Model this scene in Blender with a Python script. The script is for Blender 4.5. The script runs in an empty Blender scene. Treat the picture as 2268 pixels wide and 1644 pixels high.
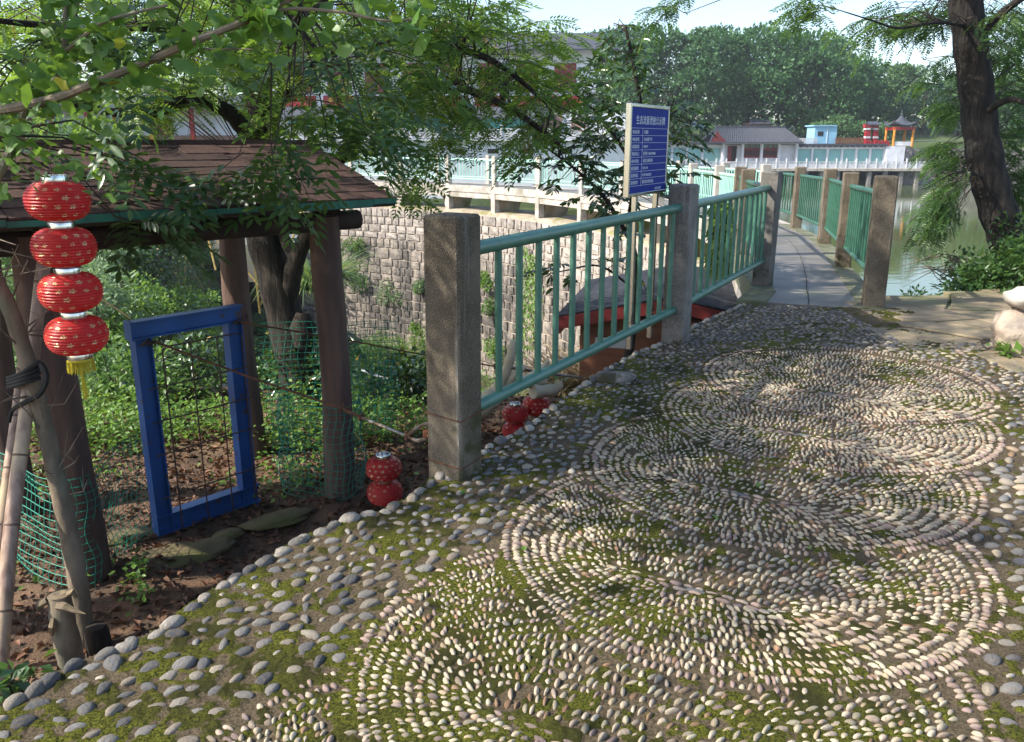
import bpy, math, random
import numpy as np
from mathutils import Vector, Matrix
random.seed(7); RNG = np.random.default_rng(11)
S = bpy.context.scene
COL = S.collection
R = math.radians
# ------------------------------------------------------------------ camera
F, HZ, CAMH = 1850.0, 312.0, 1.52            # focal length and horizon in a 2268 px wide frame, eye height in metres
PITCH = math.atan((822 - HZ) / F)
cam = bpy.data.objects.new('camera', bpy.data.cameras.new('camera')); COL.objects.link(cam)
cam.location = (0, 0, CAMH); cam.rotation_euler = (math.pi / 2 - PITCH, 0, 0)
cam.data.sensor_width = 36; cam.data.lens = 36 * F / 2268
cam.data.clip_start = 0.05; cam.data.clip_end = 2000
S.camera = cam
# ------------------------------------------------------------------ sky, sun, exposure
SUN_AZ = math.atan2(-0.97, -0.24)            # towards the sun, measured from +Y to +X
SUN_EL = R(40)
sd = Vector((math.sin(SUN_AZ) * math.cos(SUN_EL), math.cos(SUN_AZ) * math.cos(SUN_EL), math.sin(SUN_EL)))
W = bpy.data.worlds.new('World'); S.world = W; W.use_nodes = True
wt = W.node_tree; wt.nodes.clear()
sky = wt.nodes.new('ShaderNodeTexSky'); sky.sky_type = 'NISHITA'; sky.sun_disc = False
sky.sun_elevation = SUN_EL; sky.sun_rotation = SUN_AZ; sky.air_density = 0.9; sky.dust_density = 1.5; sky.ozone_density = 1.0
bg = wt.nodes.new('ShaderNodeBackground'); bg.inputs['Strength'].default_value = 0.15
wo = wt.nodes.new('ShaderNodeOutputWorld')
wt.links.new(sky.outputs[0], bg.inputs[0]); wt.links.new(bg.outputs[0], wo.inputs[0])
sun = bpy.data.objects.new('sun', bpy.data.lights.new('sun', 'SUN')); COL.objects.link(sun)
sun.data.energy = 4.0; sun.data.angle = R(0.55); sun.data.color = (1.0, 0.93, 0.82)
sun.rotation_euler = (-sd).to_track_quat('-Z', 'Y').to_euler(); sun.location = (-8, -4, 14)
S.view_settings.view_transform = 'Standard'; S.view_settings.look = 'None'
S.view_settings.exposure = 1.18; S.view_settings.gamma = 1.0
S.render.engine = 'CYCLES'
S.cycles.use_denoising = True
try: S.cycles.denoiser = 'OPENIMAGEDENOISE'
except Exception: pass
S.cycles.max_bounces = 6; S.cycles.diffuse_bounces = 3; S.cycles.glossy_bounces = 3
S.cycles.transmission_bounces = 3; S.cycles.transparent_max_bounces = 6; S.cycles.volume_bounces = 0
S.cycles.caustics_reflective = False; S.cycles.caustics_refractive = False
S.cycles.sample_clamp_indirect = 6.0
# ------------------------------------------------------------------ pixels to places
def ray(u, v):
    c, s = math.cos(PITCH), math.sin(PITCH); x = (u - 1134) / F; y = (822 - v) / F
    return Vector((x, c + y * s, -s + y * c))
def onz(u, v, z=0.0):
    r = ray(u, v); return Vector((0, 0, CAMH)) + r * ((z - CAMH) / r.z)
def aty(u, v, Y):
    r = ray(u, v); return Vector((0, 0, CAMH)) + r * (Y / r.y)
def pix(p):
    c, s = math.cos(PITCH), math.sin(PITCH); d = (p[0], p[1], p[2] - CAMH)
    w = d[1] * c - d[2] * s; y = d[1] * s + d[2] * c
    return 1134 + F * d[0] / w, 822 - F * y / w
# ------------------------------------------------------------------ materials
def lin(c): return tuple(c) + (1.0,) if len(c) == 3 else tuple(c)
class NT:
    def __init__(s, name):
        s.m = bpy.data.materials.new(name); s.m.use_nodes = True; s.t = s.m.node_tree; s.t.nodes.clear()
        s.out = s.n('ShaderNodeOutputMaterial')
    def n(s, typ, **k):
        nd = s.t.nodes.new(typ)
        for a, b in k.items(): setattr(nd, a, b)
        return nd
    def l(s, a, b): s.t.links.new(a, b)
    def val(s, sock, x):
        if hasattr(x, 'is_linked') or isinstance(x, bpy.types.NodeSocket): s.l(x, sock)
        else: sock.default_value = x
    def math(s, op, a, b=0.0, c=None, clamp=False):
        nd = s.n('ShaderNodeMath', operation=op); nd.use_clamp = clamp
        s.val(nd.inputs[0], a); s.val(nd.inputs[1], b)
        if c is not None: s.val(nd.inputs[2], c)
        return nd.outputs[0]
    def mix(s, f, a, b, blend='MIX'):
        nd = s.n('ShaderNodeMix', data_type='RGBA', blend_type=blend)
        s.val(nd.inputs[0], f)
        s.val(nd.inputs[6], lin(a) if isinstance(a, (tuple, list)) else a)
        s.val(nd.inputs[7], lin(b) if isinstance(b, (tuple, list)) else b)
        return nd.outputs[2]
    def coord(s, kind='Object'):
        return s.n('ShaderNodeTexCoord').outputs[kind]
    def mapv(s, vec, scale=(1, 1, 1), loc=(0, 0, 0), rot=(0, 0, 0)):
        nd = s.n('ShaderNodeMapping'); s.l(vec, nd.inputs[0]); nd.inputs['Scale'].default_value = scale
        nd.inputs['Location'].default_value = loc; nd.inputs['Rotation'].default_value = rot
        return nd.outputs[0]
    def noise(s, vec, scale, detail=5, rough=.55, out=0):
        nd = s.n('ShaderNodeTexNoise'); s.l(vec, nd.inputs['Vector']); nd.inputs['Scale'].default_value = scale
        nd.inputs['Detail'].default_value = detail; nd.inputs['Roughness'].default_value = rough
        return nd.outputs[out]
    def ramp(s, fac, lo, hi):
        nd = s.n('ShaderNodeMapRange'); s.val(nd.inputs[0], fac); nd.inputs[1].default_value = lo; nd.inputs[2].default_value = hi
        nd.interpolation_type = 'SMOOTHSTEP'; return nd.outputs[0]
    def attr(s, name):
        nd = s.n('ShaderNodeAttribute'); nd.attribute_name = name; return nd
    def bump(s, h, strength, dist=0.01):
        nd = s.n('ShaderNodeBump'); s.l(h, nd.inputs['Height']); nd.inputs['Strength'].default_value = strength
        nd.inputs['Distance'].default_value = dist; return nd.outputs[0]
    def bsdf(s, col, rough=.6, metal=0.0, nrm=None, spec=.5, **k):
        b = s.n('ShaderNodeBsdfPrincipled')
        s.val(b.inputs['Base Color'], lin(col) if isinstance(col, (tuple, list)) else col)
        s.val(b.inputs['Roughness'], rough); b.inputs['Metallic'].default_value = metal
        b.inputs['Specular IOR Level'].default_value = spec
        for a, x in k.items(): s.val(b.inputs[a], x)
        if nrm is not None: s.l(nrm, b.inputs['Normal'])
        return b
    def done(s, sh):
        s.l(sh.outputs[0] if hasattr(sh, 'outputs') else sh, s.out.inputs[0]); return s.m
MATS = {}
def mat(name, c1, c2=None, scale=6, rough=.6, bump=0.0, bscale=60, metal=0.0, stretch=(1, 1, 1), lo=.35, hi=.65,
        c3=None, s3=2.0, lo3=.5, hi3=.7, rnd=0.0, spec=.4, coords='Object', bdist=.01):
    """two noise-mixed tones, an optional third for stains, a value shift from object to object, fine relief"""
    t = NT(name); co = t.coord(coords); v = t.mapv(co, stretch)
    col = lin(c1)
    if c2: col = t.mix(t.ramp(t.noise(v, scale), lo, hi), c1, c2)
    if c3: col = t.mix(t.ramp(t.noise(t.mapv(co, (1, 1, 1), (3, 7, 1)), s3, 4), lo3, hi3), col, c3)
    if rnd:
        oi = t.n('ShaderNodeObjectInfo'); hs = t.n('ShaderNodeHueSaturation')
        t.val(hs.inputs['Color'], col); t.l(t.math('MULTIPLY_ADD', oi.outputs['Random'], 2 * rnd, 1 - rnd), hs.inputs['Value'])
        col = hs.outputs[0]
    nr = t.bump(t.noise(v, bscale, 6, .65), bump, bdist) if bump else None
    MATS[name] = t.done(t.bsdf(col, rough, metal, nr, spec)); return MATS[name]
def leafmat(name, dark, light, trans=(.25, .45, .05), mixf=.32, rough=.42, odd=None, spec=.5):
    t = NT(name); a = t.attr('rnd'); f = a.outputs['Fac']
    col = t.mix(t.math('POWER', f, 1.4), dark, light)
    if odd: col = t.mix(t.math('GREATER_THAN', f, .985), col, odd)
    b = t.bsdf(col, rough, 0, None, spec)
    tr = t.n('ShaderNodeBsdfTranslucent'); t.val(tr.inputs[0], t.mix(.55, col, trans))
    mx = t.n('ShaderNodeMixShader'); mx.inputs[0].default_value = mixf
    t.l(b.outputs[0], mx.inputs[1]); t.l(tr.outputs[0], mx.inputs[2])
    MATS[name] = t.done(mx); return MATS[name]
# ------------------------------------------------------------------ meshes and tags
def link(o, parent=None):
    COL.objects.link(o)
    if parent is not None: o.parent = parent
    return o
def tag(o, label=None, cat=None, group=None, kind=None):
    if label: o['label'] = label
    if cat: o['category'] = cat
    if group: o['group'] = group
    if kind: o['kind'] = kind
    return o
def thing(name, label, cat, loc=(0, 0, 0), group=None, rz=0.0):
    o = bpy.data.objects.new(name, None); COL.objects.link(o); o.location = loc; o.rotation_euler = (0, 0, rz)
    o.empty_display_size = .1
    return tag(o, label, cat, group)
def npmesh(name, V, Fc, mat=None, smooth=True, attrs=None):
    """Fc: (n,k) array of equal-sized faces, or a list of faces"""
    me = bpy.data.meshes.new(name); V = np.asarray(V, dtype=np.float32)
    if isinstance(Fc, np.ndarray):
        n, k = Fc.shape
        me.vertices.add(len(V)); me.vertices.foreach_set('co', V.ravel())
        me.loops.add(n * k); me.loops.foreach_set('vertex_index', Fc.astype(np.int32).ravel())
        me.polygons.add(n); me.polygons.foreach_set('loop_start', np.arange(0, n * k, k, dtype=np.int32))
        me.update(calc_edges=True); me.validate()
    else:
        me.from_pydata([tuple(map(float, v)) for v in V], [], Fc); me.update()
    if smooth: me.polygons.foreach_set('use_smooth', np.ones(len(me.polygons), dtype=bool))
    for an, (typ, arr) in (attrs or {}).items():
        at = me.attributes.new(an, typ, 'POINT')
        at.data.foreach_set('color' if 'COLOR' in typ else 'value', np.asarray(arr, dtype=np.float32).ravel())
    if mat: me.materials.append(mat)
    return me
class MB:
    """collects shapes into one mesh"""
    def __init__(s): s.v = []; s.f = []; s.off = np.zeros(3)
    def add(s, V, Fs):
        b = len(s.v); s.v += [tuple(x) for x in V]; s.f += [tuple(i + b for i in f) for f in Fs]; return s
    def box(s, c, d, rz=0.0, rot=None, bev=0.0):
        hx, hy, hz = d[0] / 2, d[1] / 2, d[2] / 2
        m = rot if rot is not None else Matrix.Rotation(rz, 3, 'Z')
        if bev:
            b = bev; P = []
            for z, i in ((-hz, b), (-hz + b, 0), (hz - b, 0), (hz, b)):
                x, y = hx - i, hy - i
                P += [(x, y - b if not i else y, z), (x - (b if not i else 0), y, z), (-x + (b if not i else 0), y, z), (-x, y - (b if not i else 0), z),
                      (-x, -y + (b if not i else 0), z), (-x + (b if not i else 0), -y, z), (x - (b if not i else 0), -y, z), (x, -y + (b if not i else 0), z)]
            Fs = [tuple(range(7, -1, -1)), tuple(range(24, 32))]
            for k in range(3):
                for j in range(8): Fs.append((k * 8 + j, k * 8 + (j + 1) % 8, k * 8 + 8 + (j + 1) % 8, k * 8 + 8 + j))
        else:
            P = [(x, y, z) for z in (-hz, hz) for x, y in ((-hx, -hy), (hx, -hy), (hx, hy), (-hx, hy))]
            Fs = [(3, 2, 1, 0), (4, 5, 6, 7), (0, 1, 5, 4), (1, 2, 6, 5), (2, 3, 7, 6), (3, 0, 4, 7)]
        return s.add([m @ Vector(p) + Vector(c) for p in P], Fs)
    def tube(s, pts, r, n=8, cap=True):
        pts = [Vector(p) for p in pts]; k = len(pts); rr = r if hasattr(r, '__len__') else [r] * k
        V = []; Fs = []; up = None
        for i, p in enumerate(pts):
            d = (pts[min(i + 1, k - 1)] - pts[max(i - 1, 0)]); d = d.normalized() if d.length > 1e-9 else Vector((0, 0, 1))
            if up is None:
                up = Vector((0, 0, 1)) if abs(d.z) < .9 else Vector((1, 0, 0))
            a = d.cross(up)
            a = a.normalized() if a.length > 1e-6 else d.orthogonal().normalized()
            b = a.cross(d).normalized(); up = b
            for j in range(n):
                t = 2 * math.pi * j / n; V.append(p + (a * math.cos(t) + b * math.sin(t)) * rr[i])
        for i in range(k - 1):
            for j in range(n):
                Fs.append((i * n + j, i * n + (j + 1) % n, (i + 1) * n + (j + 1) % n, (i + 1) * n + j))
        if cap: Fs += [tuple(range(n - 1, -1, -1)), tuple((k - 1) * n + j for j in range(n))]
        return s.add(V, Fs)
    def lathe(s, prof, n=24, c=(0, 0, 0), close=False):
        V = []; Fs = []
        for r, z in prof:
            for j in range(n):
                t = 2 * math.pi * j / n; V.append((c[0] + r * math.cos(t), c[1] + r * math.sin(t), c[2] + z))
        for i in range(len(prof) - 1):
            for j in range(n): Fs.append((i * n + j, i * n + (j + 1) % n, (i + 1) * n + (j + 1) % n, (i + 1) * n + j))
        if close: Fs += [tuple(range(n - 1, -1, -1)), tuple((len(prof) - 1) * n + j for j in range(n))]
        return s.add(V, Fs)
    def prism(s, poly, z0, z1):
        n = len(poly)
        V = [(p[0], p[1], z0) for p in poly] + [(p[0], p[1], z1) for p in poly]
        return s.add(V, [tuple(range(n - 1, -1, -1)), tuple(range(n, 2 * n))] + [(i, (i + 1) % n, n + (i + 1) % n, n + i) for i in range(n)])
    def mesh(s, name, mat, smooth=False):
        V = np.array([tuple(v) for v in s.v], dtype=np.float32).reshape(-1, 3)
        return npmesh(name, V, s.f, mat, smooth)
    def build(s, name, mat, parent=None, smooth=False, loc=None):
        o = bpy.data.objects.new(name, s.mesh(name, mat, smooth)); link(o, parent)
        if loc is not None: o.location = loc
        if smooth:
            try: o.data.set_sharp_from_angle(angle=R(42))
            except Exception: pass
        return o
def obj(name, me, parent=None, loc=(0, 0, 0), rot=None, scale=None):
    o = bpy.data.objects.new(name, me); link(o, parent); o.location = loc
    if rot is not None: o.rotation_euler = rot
    if scale is not None: o.scale = scale
    return o
def bez(pts, n=8):
    """smooth curve through the points"""
    P = [Vector(p) for p in pts]
    if len(P) < 3: return [P[0].lerp(P[1], i / n) for i in range(n + 1)]
    out = []
    for i in range(len(P) - 1):
        p0 = P[max(i - 1, 0)]; p1 = P[i]; p2 = P[i + 1]; p3 = P[min(i + 2, len(P) - 1)]
        for k in range(n):
            t = k / n
            out.append(.5 * ((2 * p1) + (p2 - p0) * t + (2 * p0 - 5 * p1 + 4 * p2 - p3) * t * t + (3 * p1 - p0 - 3 * p2 + p3) * t ** 3))
    out.append(P[-1]); return out
def taper(r0, r1, n): return [r0 + (r1 - r0) * i / (n - 1) for i in range(n)]
def inpoly(x, y, poly):
    c = False; j = len(poly) - 1
    for i in range(len(poly)):
        xi, yi = poly[i][0], poly[i][1]; xj, yj = poly[j][0], poly[j][1]
        if (yi > y) != (yj > y) and x < (xj - xi) * (y - yi) / (yj - yi) + xi: c = not c
        j = i
    return c
# ------------------------------------------------------------------ leaves
def T_lance(n=3, w=.28, fold=.12, droop=.12):
    """one leaf along +X, length 1: stations along a midrib, all triangles"""
    V = [(0, 0, 0)]; Fs = []
    for i in range(1, n + 1):
        t = i / (n + 1); ww = w / 2 * math.sin(math.pi * min(1, t * 1.02)) ** .8; z = -droop * t * t
        V += [(t, ww, z + fold * ww), (t, 0, z - fold * ww), (t, -ww, z + fold * ww)]
    V.append((1, 0, -droop)); k = len(V) - 1
    Fs += [(0, 2, 1), (0, 3, 2)]
    for i in range(n - 1):
        a = 1 + 3 * i; b = a + 3
        Fs += [(a, a + 1, b + 1), (a, b + 1, b), (a + 1, a + 2, b + 2), (a + 1, b + 2, b + 1)]
    a = 1 + 3 * (n - 1); Fs += [(a, a + 1, k), (a + 1, a + 2, k)]
    return np.array(V), np.array(Fs)
def T_simple(w=.4, fold=.15):
    return np.array([(0, 0, 0), (.45, w / 2, fold * w), (1, 0, -.1), (.45, -w / 2, fold * w)]), np.array([(0, 2, 1), (0, 3, 2)])
def T_fan(n=7):
    """ginkgo leaf: thin stalk, then a notched fan"""
    V = [(.0, .012, 0), (.0, -.012, 0), (.42, .008, 0), (.42, -.008, 0)]; Fs = [(0, 1, 3), (0, 3, 2)]
    b = len(V); V.append((.42, 0, 0))
    for i in range(n):
        a = R(-62 + 124 * i / (n - 1)); rr = .58 * (1 - .03 * (i % 2)) * (.86 if i == n // 2 else 1) * (.93 if i in (0, n - 1) else 1)
        V.append((.42 + rr * math.cos(a), rr * math.sin(a), .05 * math.sin(i * 1.9) + .06 * abs(math.sin(a))))
    for i in range(n - 1): Fs.append((b, b + 1 + i, b + 2 + i))
    return np.array(V), np.array(Fs)
def T_pinnate(pairs=6, leaflet=None, ll=.34, ang=58, droop=.25, terminal=True, w=.3):
    """compound leaf along +X, length 1"""
    lv, lf = leaflet if leaflet else T_lance(2, w, .15, .15)
    V = []; Fs = []
    def z(t): return -droop * t * t
    def put(o, a, s, roll):
        m = np.array(Matrix.Rotation(a, 3, 'Z') @ Matrix.Rotation(roll, 3, 'X'))
        b = len(V); V.extend((lv * s) @ m.T + o); Fs.extend((lf + b).tolist())
    for i in range(pairs):
        t = .22 + .74 * i / max(1, pairs - 1); s = ll * (.75 + .35 * math.sin(math.pi * (.25 + .6 * i / pairs)))
        for sg in (1, -1):
            put(np.array((t, 0, z(t))), sg * R(ang - 12 * i / pairs), s * random.uniform(.85, 1.1), random.uniform(-.4, .4))
    if terminal: put(np.array((1, 0, z(1))), 0, ll, 0)
    b = len(V); V += [np.array((0, .006, 0)), np.array((0, -.006, 0)), np.array((1, 0, z(1)))]; Fs.append([b, b + 1, b + 2])
    return np.array(V), np.array(Fs)
def frames(dirs, ups=None, roll=.5):
    """rotation matrices whose X runs along dirs and Z points roughly up"""
    D = dirs / (np.linalg.norm(dirs, axis=1, keepdims=True) + 1e-9); n = len(D)
    U = np.tile(np.array([0, 0, 1.0]), (n, 1)) if ups is None else ups
    U = U + RNG.normal(0, roll, (n, 3))
    Yv = np.cross(U, D); Yv /= (np.linalg.norm(Yv, axis=1, keepdims=True) + 1e-9)
    Z = np.cross(D, Yv)
    return np.stack([D, Yv, Z], axis=2)
def scatter(tpl, pos, dirs, size, roll=.5, ups=None):
    """copies of a leaf template: returns V, F, rnd"""
    V, Fc = tpl; pos = np.asarray(pos); n = len(pos)
    M = frames(np.asarray(dirs), ups, roll); sz = np.asarray(size).reshape(-1, 1, 1)
    P = np.einsum('nij,vj->nvi', M, V) * sz + pos[:, None, :]
    Fo = (Fc[None] + (np.arange(n) * len(V))[:, None, None]).reshape(-1, Fc.shape[1])
    return P.reshape(-1, 3), Fo, np.repeat(RNG.random(n), len(V))
def foliage(name, chunks, mat, parent=None, kind=None):
    V = []; Fs = []; A = []; b = 0
    for v, f, a in chunks: V.append(v); Fs.append(f + b); A.append(a); b += len(v)
    me = npmesh(name, np.concatenate(V), np.concatenate(Fs), mat, False, {'rnd': ('FLOAT', np.concatenate(A))})
    o = obj(name, me, parent)
    if kind: o['kind'] = kind
    return o

# ------------------------------------------------------------------ value noise for relief
def vnoise(x, y, seed=0):
    xi = np.floor(x).astype(np.int64); yi = np.floor(y).astype(np.int64); xf = x - xi; yf = y - yi
    def h(a, b):
        n = (a * 374761393 + b * 668265263 + seed * 982451653) & 0x7fffffff
        n = ((n ^ (n >> 13)) * 1274126177) & 0x7fffffff
        return ((n ^ (n >> 16)) & 0xffff) / 65535.0
    u = xf * xf * (3 - 2 * xf); v = yf * yf * (3 - 2 * yf)
    return (h(xi, yi) * (1 - u) + h(xi + 1, yi) * u) * (1 - v) + (h(xi, yi + 1) * (1 - u) + h(xi + 1, yi + 1) * u) * v
def fbm(x, y, o=4, seed=0):
    s = 0; a = .5
    for k in range(o): s = s + a * vnoise(x * 2 ** k, y * 2 ** k, seed + k); a *= .5
    return s / (1 - .5 ** o)
# ------------------------------------------------------------------ material list
def post_mat(name, base, dark, pale, moss):
    """exposed aggregate: speckle, vertical rain streaks, moss and damp at the foot"""
    t = NT(name); co = t.coord('Object'); sep = t.n('ShaderNodeSeparateXYZ'); t.l(co, sep.inputs[0])
    oi = t.n('ShaderNodeObjectInfo'); off = t.n('ShaderNodeVectorMath', operation='ADD'); cb = t.n('ShaderNodeCombineXYZ')
    t.l(t.math('MULTIPLY', oi.outputs['Random'], 31), cb.inputs[0]); t.l(co, off.inputs[0]); t.l(cb.outputs[0], off.inputs[1]); co2 = off.outputs[0]
    col = t.mix(t.ramp(t.noise(co2, 4, 5), .35, .65), base, dark)
    col = t.mix(t.ramp(t.noise(t.mapv(co2, (14, 14, .8)), 1.2, 4, .6), .54, .74), col, pale)
    col = t.mix(t.math('MULTIPLY', t.ramp(t.noise(co2, 170, 2, .7), .52, .62), .6), col, tuple(x * 1.7 for x in base))
    col = t.mix(t.math('MULTIPLY', t.ramp(t.noise(co2, 210, 2, .7), .54, .62), .7), col, tuple(x * .35 for x in dark))
    col = t.mix(t.ramp(t.math('ADD', t.noise(co2, 6, 4), t.math('MULTIPLY', sep.outputs[2], -.35)), .48, .62), col, moss)
    nr = t.bump(t.math('ADD', t.noise(co2, 180, 4, .7), t.math('MULTIPLY', t.noise(co2, 25, 4, .6), 1.5)), .8, .008)
    MATS[name] = t.done(t.bsdf(col, .88, 0, nr, .25))
post_mat('concrete', (.165, .135, .098), (.085, .07, .05), (.27, .25, .215), (.062, .060, .026))
post_mat('concrete_grey', (.22, .205, .185), (.115, .105, .095), (.36, .35, .33), (.06, .055, .035))
mat('deck', (.20, .185, .165), (.125, .115, .10), 2.2, .55, .15, 90, c3=(.12, .13, .07), s3=1.6, lo3=.58, hi3=.75)
mat('deck_edge', (.17, .17, .11), (.09, .10, .05), 4, .85, .3, 80)
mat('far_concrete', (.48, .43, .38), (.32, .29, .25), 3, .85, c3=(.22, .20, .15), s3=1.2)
mat('green_paint', (.048, .150, .108), (.068, .180, .132), 9, .34, .12, 200, c3=(.05, .13, .09), s3=14, lo3=.62, hi3=.74, spec=.5)
mat('green_paint_shaded', (.026, .095, .062), (.040, .12, .082), 9, .4, .12, 200, c3=(.03, .07, .04), s3=14, lo3=.6, hi3=.74)  # rail green with tree shade put into its colour, for the bridge rails
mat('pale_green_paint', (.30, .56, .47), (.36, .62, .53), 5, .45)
def dam_mat(name, c1, c2, streak, lo, hi, rnd):
    """granite blocks with rain streaks that run down across the courses"""
    t = NT(name); co = t.coord('Object'); pos = t.n('ShaderNodeNewGeometry').outputs['Position']; oi = t.n('ShaderNodeObjectInfo')
    col = t.mix(t.ramp(t.noise(pos, 2.6, 5, .6), .35, .68), c1, c2)
    col = t.mix(t.ramp(t.noise(pos, 9, 4, .7), .55, .75), col, tuple(x * .55 for x in c2))
    col = t.mix(t.math('MULTIPLY', t.ramp(t.noise(t.mapv(pos, (1, 1, .16)), 1.5, 5, .65), lo, hi), .85), col, streak)
    hs = t.n('ShaderNodeHueSaturation'); t.val(hs.inputs['Color'], col); t.l(t.math('MULTIPLY_ADD', oi.outputs['Random'], 2 * rnd, 1 - rnd), hs.inputs['Value'])
    nr = t.bump(t.math('ADD', t.noise(pos, 8, 5, .7), t.math('MULTIPLY', t.noise(pos, 40, 3, .7), .4)), .9, .06)
    MATS[name] = t.done(t.bsdf(hs.outputs[0], .92, 0, nr, .2))
dam_mat('stone_block', (.44, .39, .34), (.31, .27, .235), (.15, .14, .125), .47, .70, .16)
dam_mat('wet_stone', (.36, .31, .26), (.22, .195, .17), (.065, .062, .06), .44, .62, .1)
mat('joint', (.42, .36, .29), (.27, .23, .185), 5, .95)
mat('soil', (.15, .088, .052), (.06, .040, .026), 6, .95, .9, 40, c3=(.20, .135, .08), s3=1.3, bdist=.03)
mat('ravine_ground', (.060, .075, .025), (.10, .085, .045), .9, .95, .8, 12, c3=(.03, .05, .015), s3=.5, bdist=.1)
mat('bank_ground', (.11, .085, .05), (.06, .06, .025), 1.5, .95, .8, 14, bdist=.06)
mat('flagstone', (.25, .195, .125), (.165, .135, .085), 3, .8, .35, 30, c3=(.13, .14, .06), s3=1.5, lo3=.5, hi3=.72, rnd=.14)
mat('boulder', (.40, .33, .26), (.22, .17, .13), 4, .9, .7, 22, c3=(.50, .47, .42), s3=2.2, lo3=.55, hi3=.7, bdist=.03)
# mortar with moss between the pebbles
def mortar_mat():
    for nm, fine_sheet in (('mortar_moss', False), ('mortar_sheet', True)):
        t = NT(nm); co = t.coord('Object')
        grain = t.noise(co, 95, 5, .75); spk = t.noise(co, 330, 2, .7)
        mort = t.mix(t.ramp(grain, .32, .68), (.042, .033, .020), (.165, .128, .080))
        mort = t.mix(t.ramp(spk, .60, .70), mort, (.25, .20, .135))
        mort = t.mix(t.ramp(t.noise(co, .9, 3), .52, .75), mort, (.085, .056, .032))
        moss = t.mix(t.ramp(t.noise(co, 130, 4, .75), .36, .66), (.015, .020, .003), (.150, .155, .018))
        moss = t.mix(t.ramp(t.noise(co, 3.1, 3), .42, .66), moss, (.034, .034, .009))
        if fine_sheet: mask = t.attr('moss').outputs['Fac']
        else: mask = t.ramp(t.math('ADD', t.math('MULTIPLY', t.noise(co, 2.2, 5, .62), .7), t.math('MULTIPLY', t.noise(co, 30, 4, .7), .3)), .48, .55)
        mask = t.ramp(t.math('ADD', mask, t.math('MULTIPLY', t.math('SUBTRACT', t.noise(co, 75, 3, .7), .5), .9)), .35, .65)
        col = t.mix(mask, mort, moss)
        nr = t.bump(t.math('ADD', t.math('MULTIPLY', spk, .5), t.math('MULTIPLY', t.noise(co, 170, 4, .75), .9)), 1.0, .010)
        MATS[nm] = t.done(t.bsdf(col, .95, 0, nr, .15))
mortar_mat()
def pebble_mat():
    """colour from the pebble's own attribute, or from the object colour when it is an object by itself"""
    for nm, use in (('pebble', False), ('pebble_single', True)):
        t = NT(nm); co = t.coord('Object')
        if use:
            oi = t.n('ShaderNodeObjectInfo'); base = oi.outputs['Color']
            off = t.n('ShaderNodeVectorMath', operation='ADD'); t.l(co, off.inputs[0])
            cb = t.n('ShaderNodeCombineXYZ'); t.l(t.math('MULTIPLY', oi.outputs['Random'], 40), cb.inputs[0]); t.l(cb.outputs[0], off.inputs[1]); co = off.outputs[0]
        else: base = t.attr('col').outputs['Color']
        k = 1.0 if not use else .05
        n1 = t.noise(co, 55 * k, 5, .65); n2 = t.noise(co, 190 * k, 4, .7); n3 = t.noise(co, 90 * k, 2, .5)
        col = t.mix(t.ramp(n1, .38, .72), base, t.mix(.55, base, (.22, .165, .10)))
        crack = t.ramp(t.math('ABSOLUTE', t.math('SUBTRACT', n3, .5)), .0, .022)
        col = t.mix(t.math('MULTIPLY', t.math('SUBTRACT', 1.0, crack), .55), col, (.07, .055, .04))
        col = t.mix(t.math('MULTIPLY', t.ramp(n2, .60, .72), .5), col, (.08, .065, .045))
        MATS[nm] = t.done(t.bsdf(col, .62, 0, t.bump(t.math('ADD', n1, t.math('MULTIPLY', n2, .5)), .55, .005 if not use else .2), .3))
pebble_mat()
def water_mat():
    t = NT('water'); co = t.coord('Object')
    nr = t.bump(t.noise(t.mapv(co, (.55, 1.5, 1)), 1.1, 3, .55), .10, .05)
    col = t.mix(t.ramp(t.noise(co, .05, 2), .4, .6), (.085, .105, .030), (.075, .098, .034))
    MATS['water'] = t.done(t.bsdf(col, .05, 0, nr, .5, IOR=1.33))
water_mat()
# ------------------------------------------------------------------ layout in metres
PA, PB, PM = Vector((-.27, 3.71, 0)), Vector((1.28, 6.37, 0)), Vector((2.75, 9.10, 0))
FD = (PM - PA).normalized()                                    # along the fence
FN = Vector((-FD.y, FD.x, 0))                                  # outwards, to the ravine
FANG = math.atan2(FD.y, FD.x)
OUTER = [Vector((3.44, 7.85, 0)), Vector((4.34, 10.95, -.08)), Vector((5.17, 13.93, -.13)), Vector((5.75, 17.1, -.19))]
hd = 4.0
for i in range(10):
    p = OUTER[-1]; OUTER.append(Vector((p.x + 3.1 * math.sin(R(hd)), p.y + 3.1 * math.cos(R(hd)), max(-.28, p.z - .03)))); hd -= 7.6
INNER = []
for i, p in enumerate(OUTER):
    d = (OUTER[min(i + 1, len(OUTER) - 1)] - OUTER[max(i - 1, 0)]); d.z = 0; d.normalize()
    n = Vector((d.y, -d.x, 0)); w = min(1.5, 1.2 + .09 * i)
    INNER.append(p - n * w + d * .9)
INNER[0] = PM.copy()
CURVE_O = bez([OUTER[0] + (OUTER[0] - OUTER[1]) * .12] + OUTER[1:], 6)
CURVE_I = bez([INNER[0] + (INNER[0] - INNER[1]) * .25] + INNER[1:], 6)
EDGE_PX = [(-420, 1790), (-160, 1655), (0, 1572), (70, 1525), (140, 1478), (240, 1432), (350, 1392), (430, 1338), (500, 1293), (580, 1243), (650, 1202), (720, 1166),
           (790, 1146), (850, 1130), (905, 1094), (960, 1052), (1005, 1050), (1056, 1008), (1110, 975), (1160, 948), (1215, 903), (1290, 852), (1345, 815), (1400, 786), (1470, 757),
           (1525, 728), (1580, 702), (1640, 676)]
EDGE = [onz(u, v) for u, v in EDGE_PX]
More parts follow.
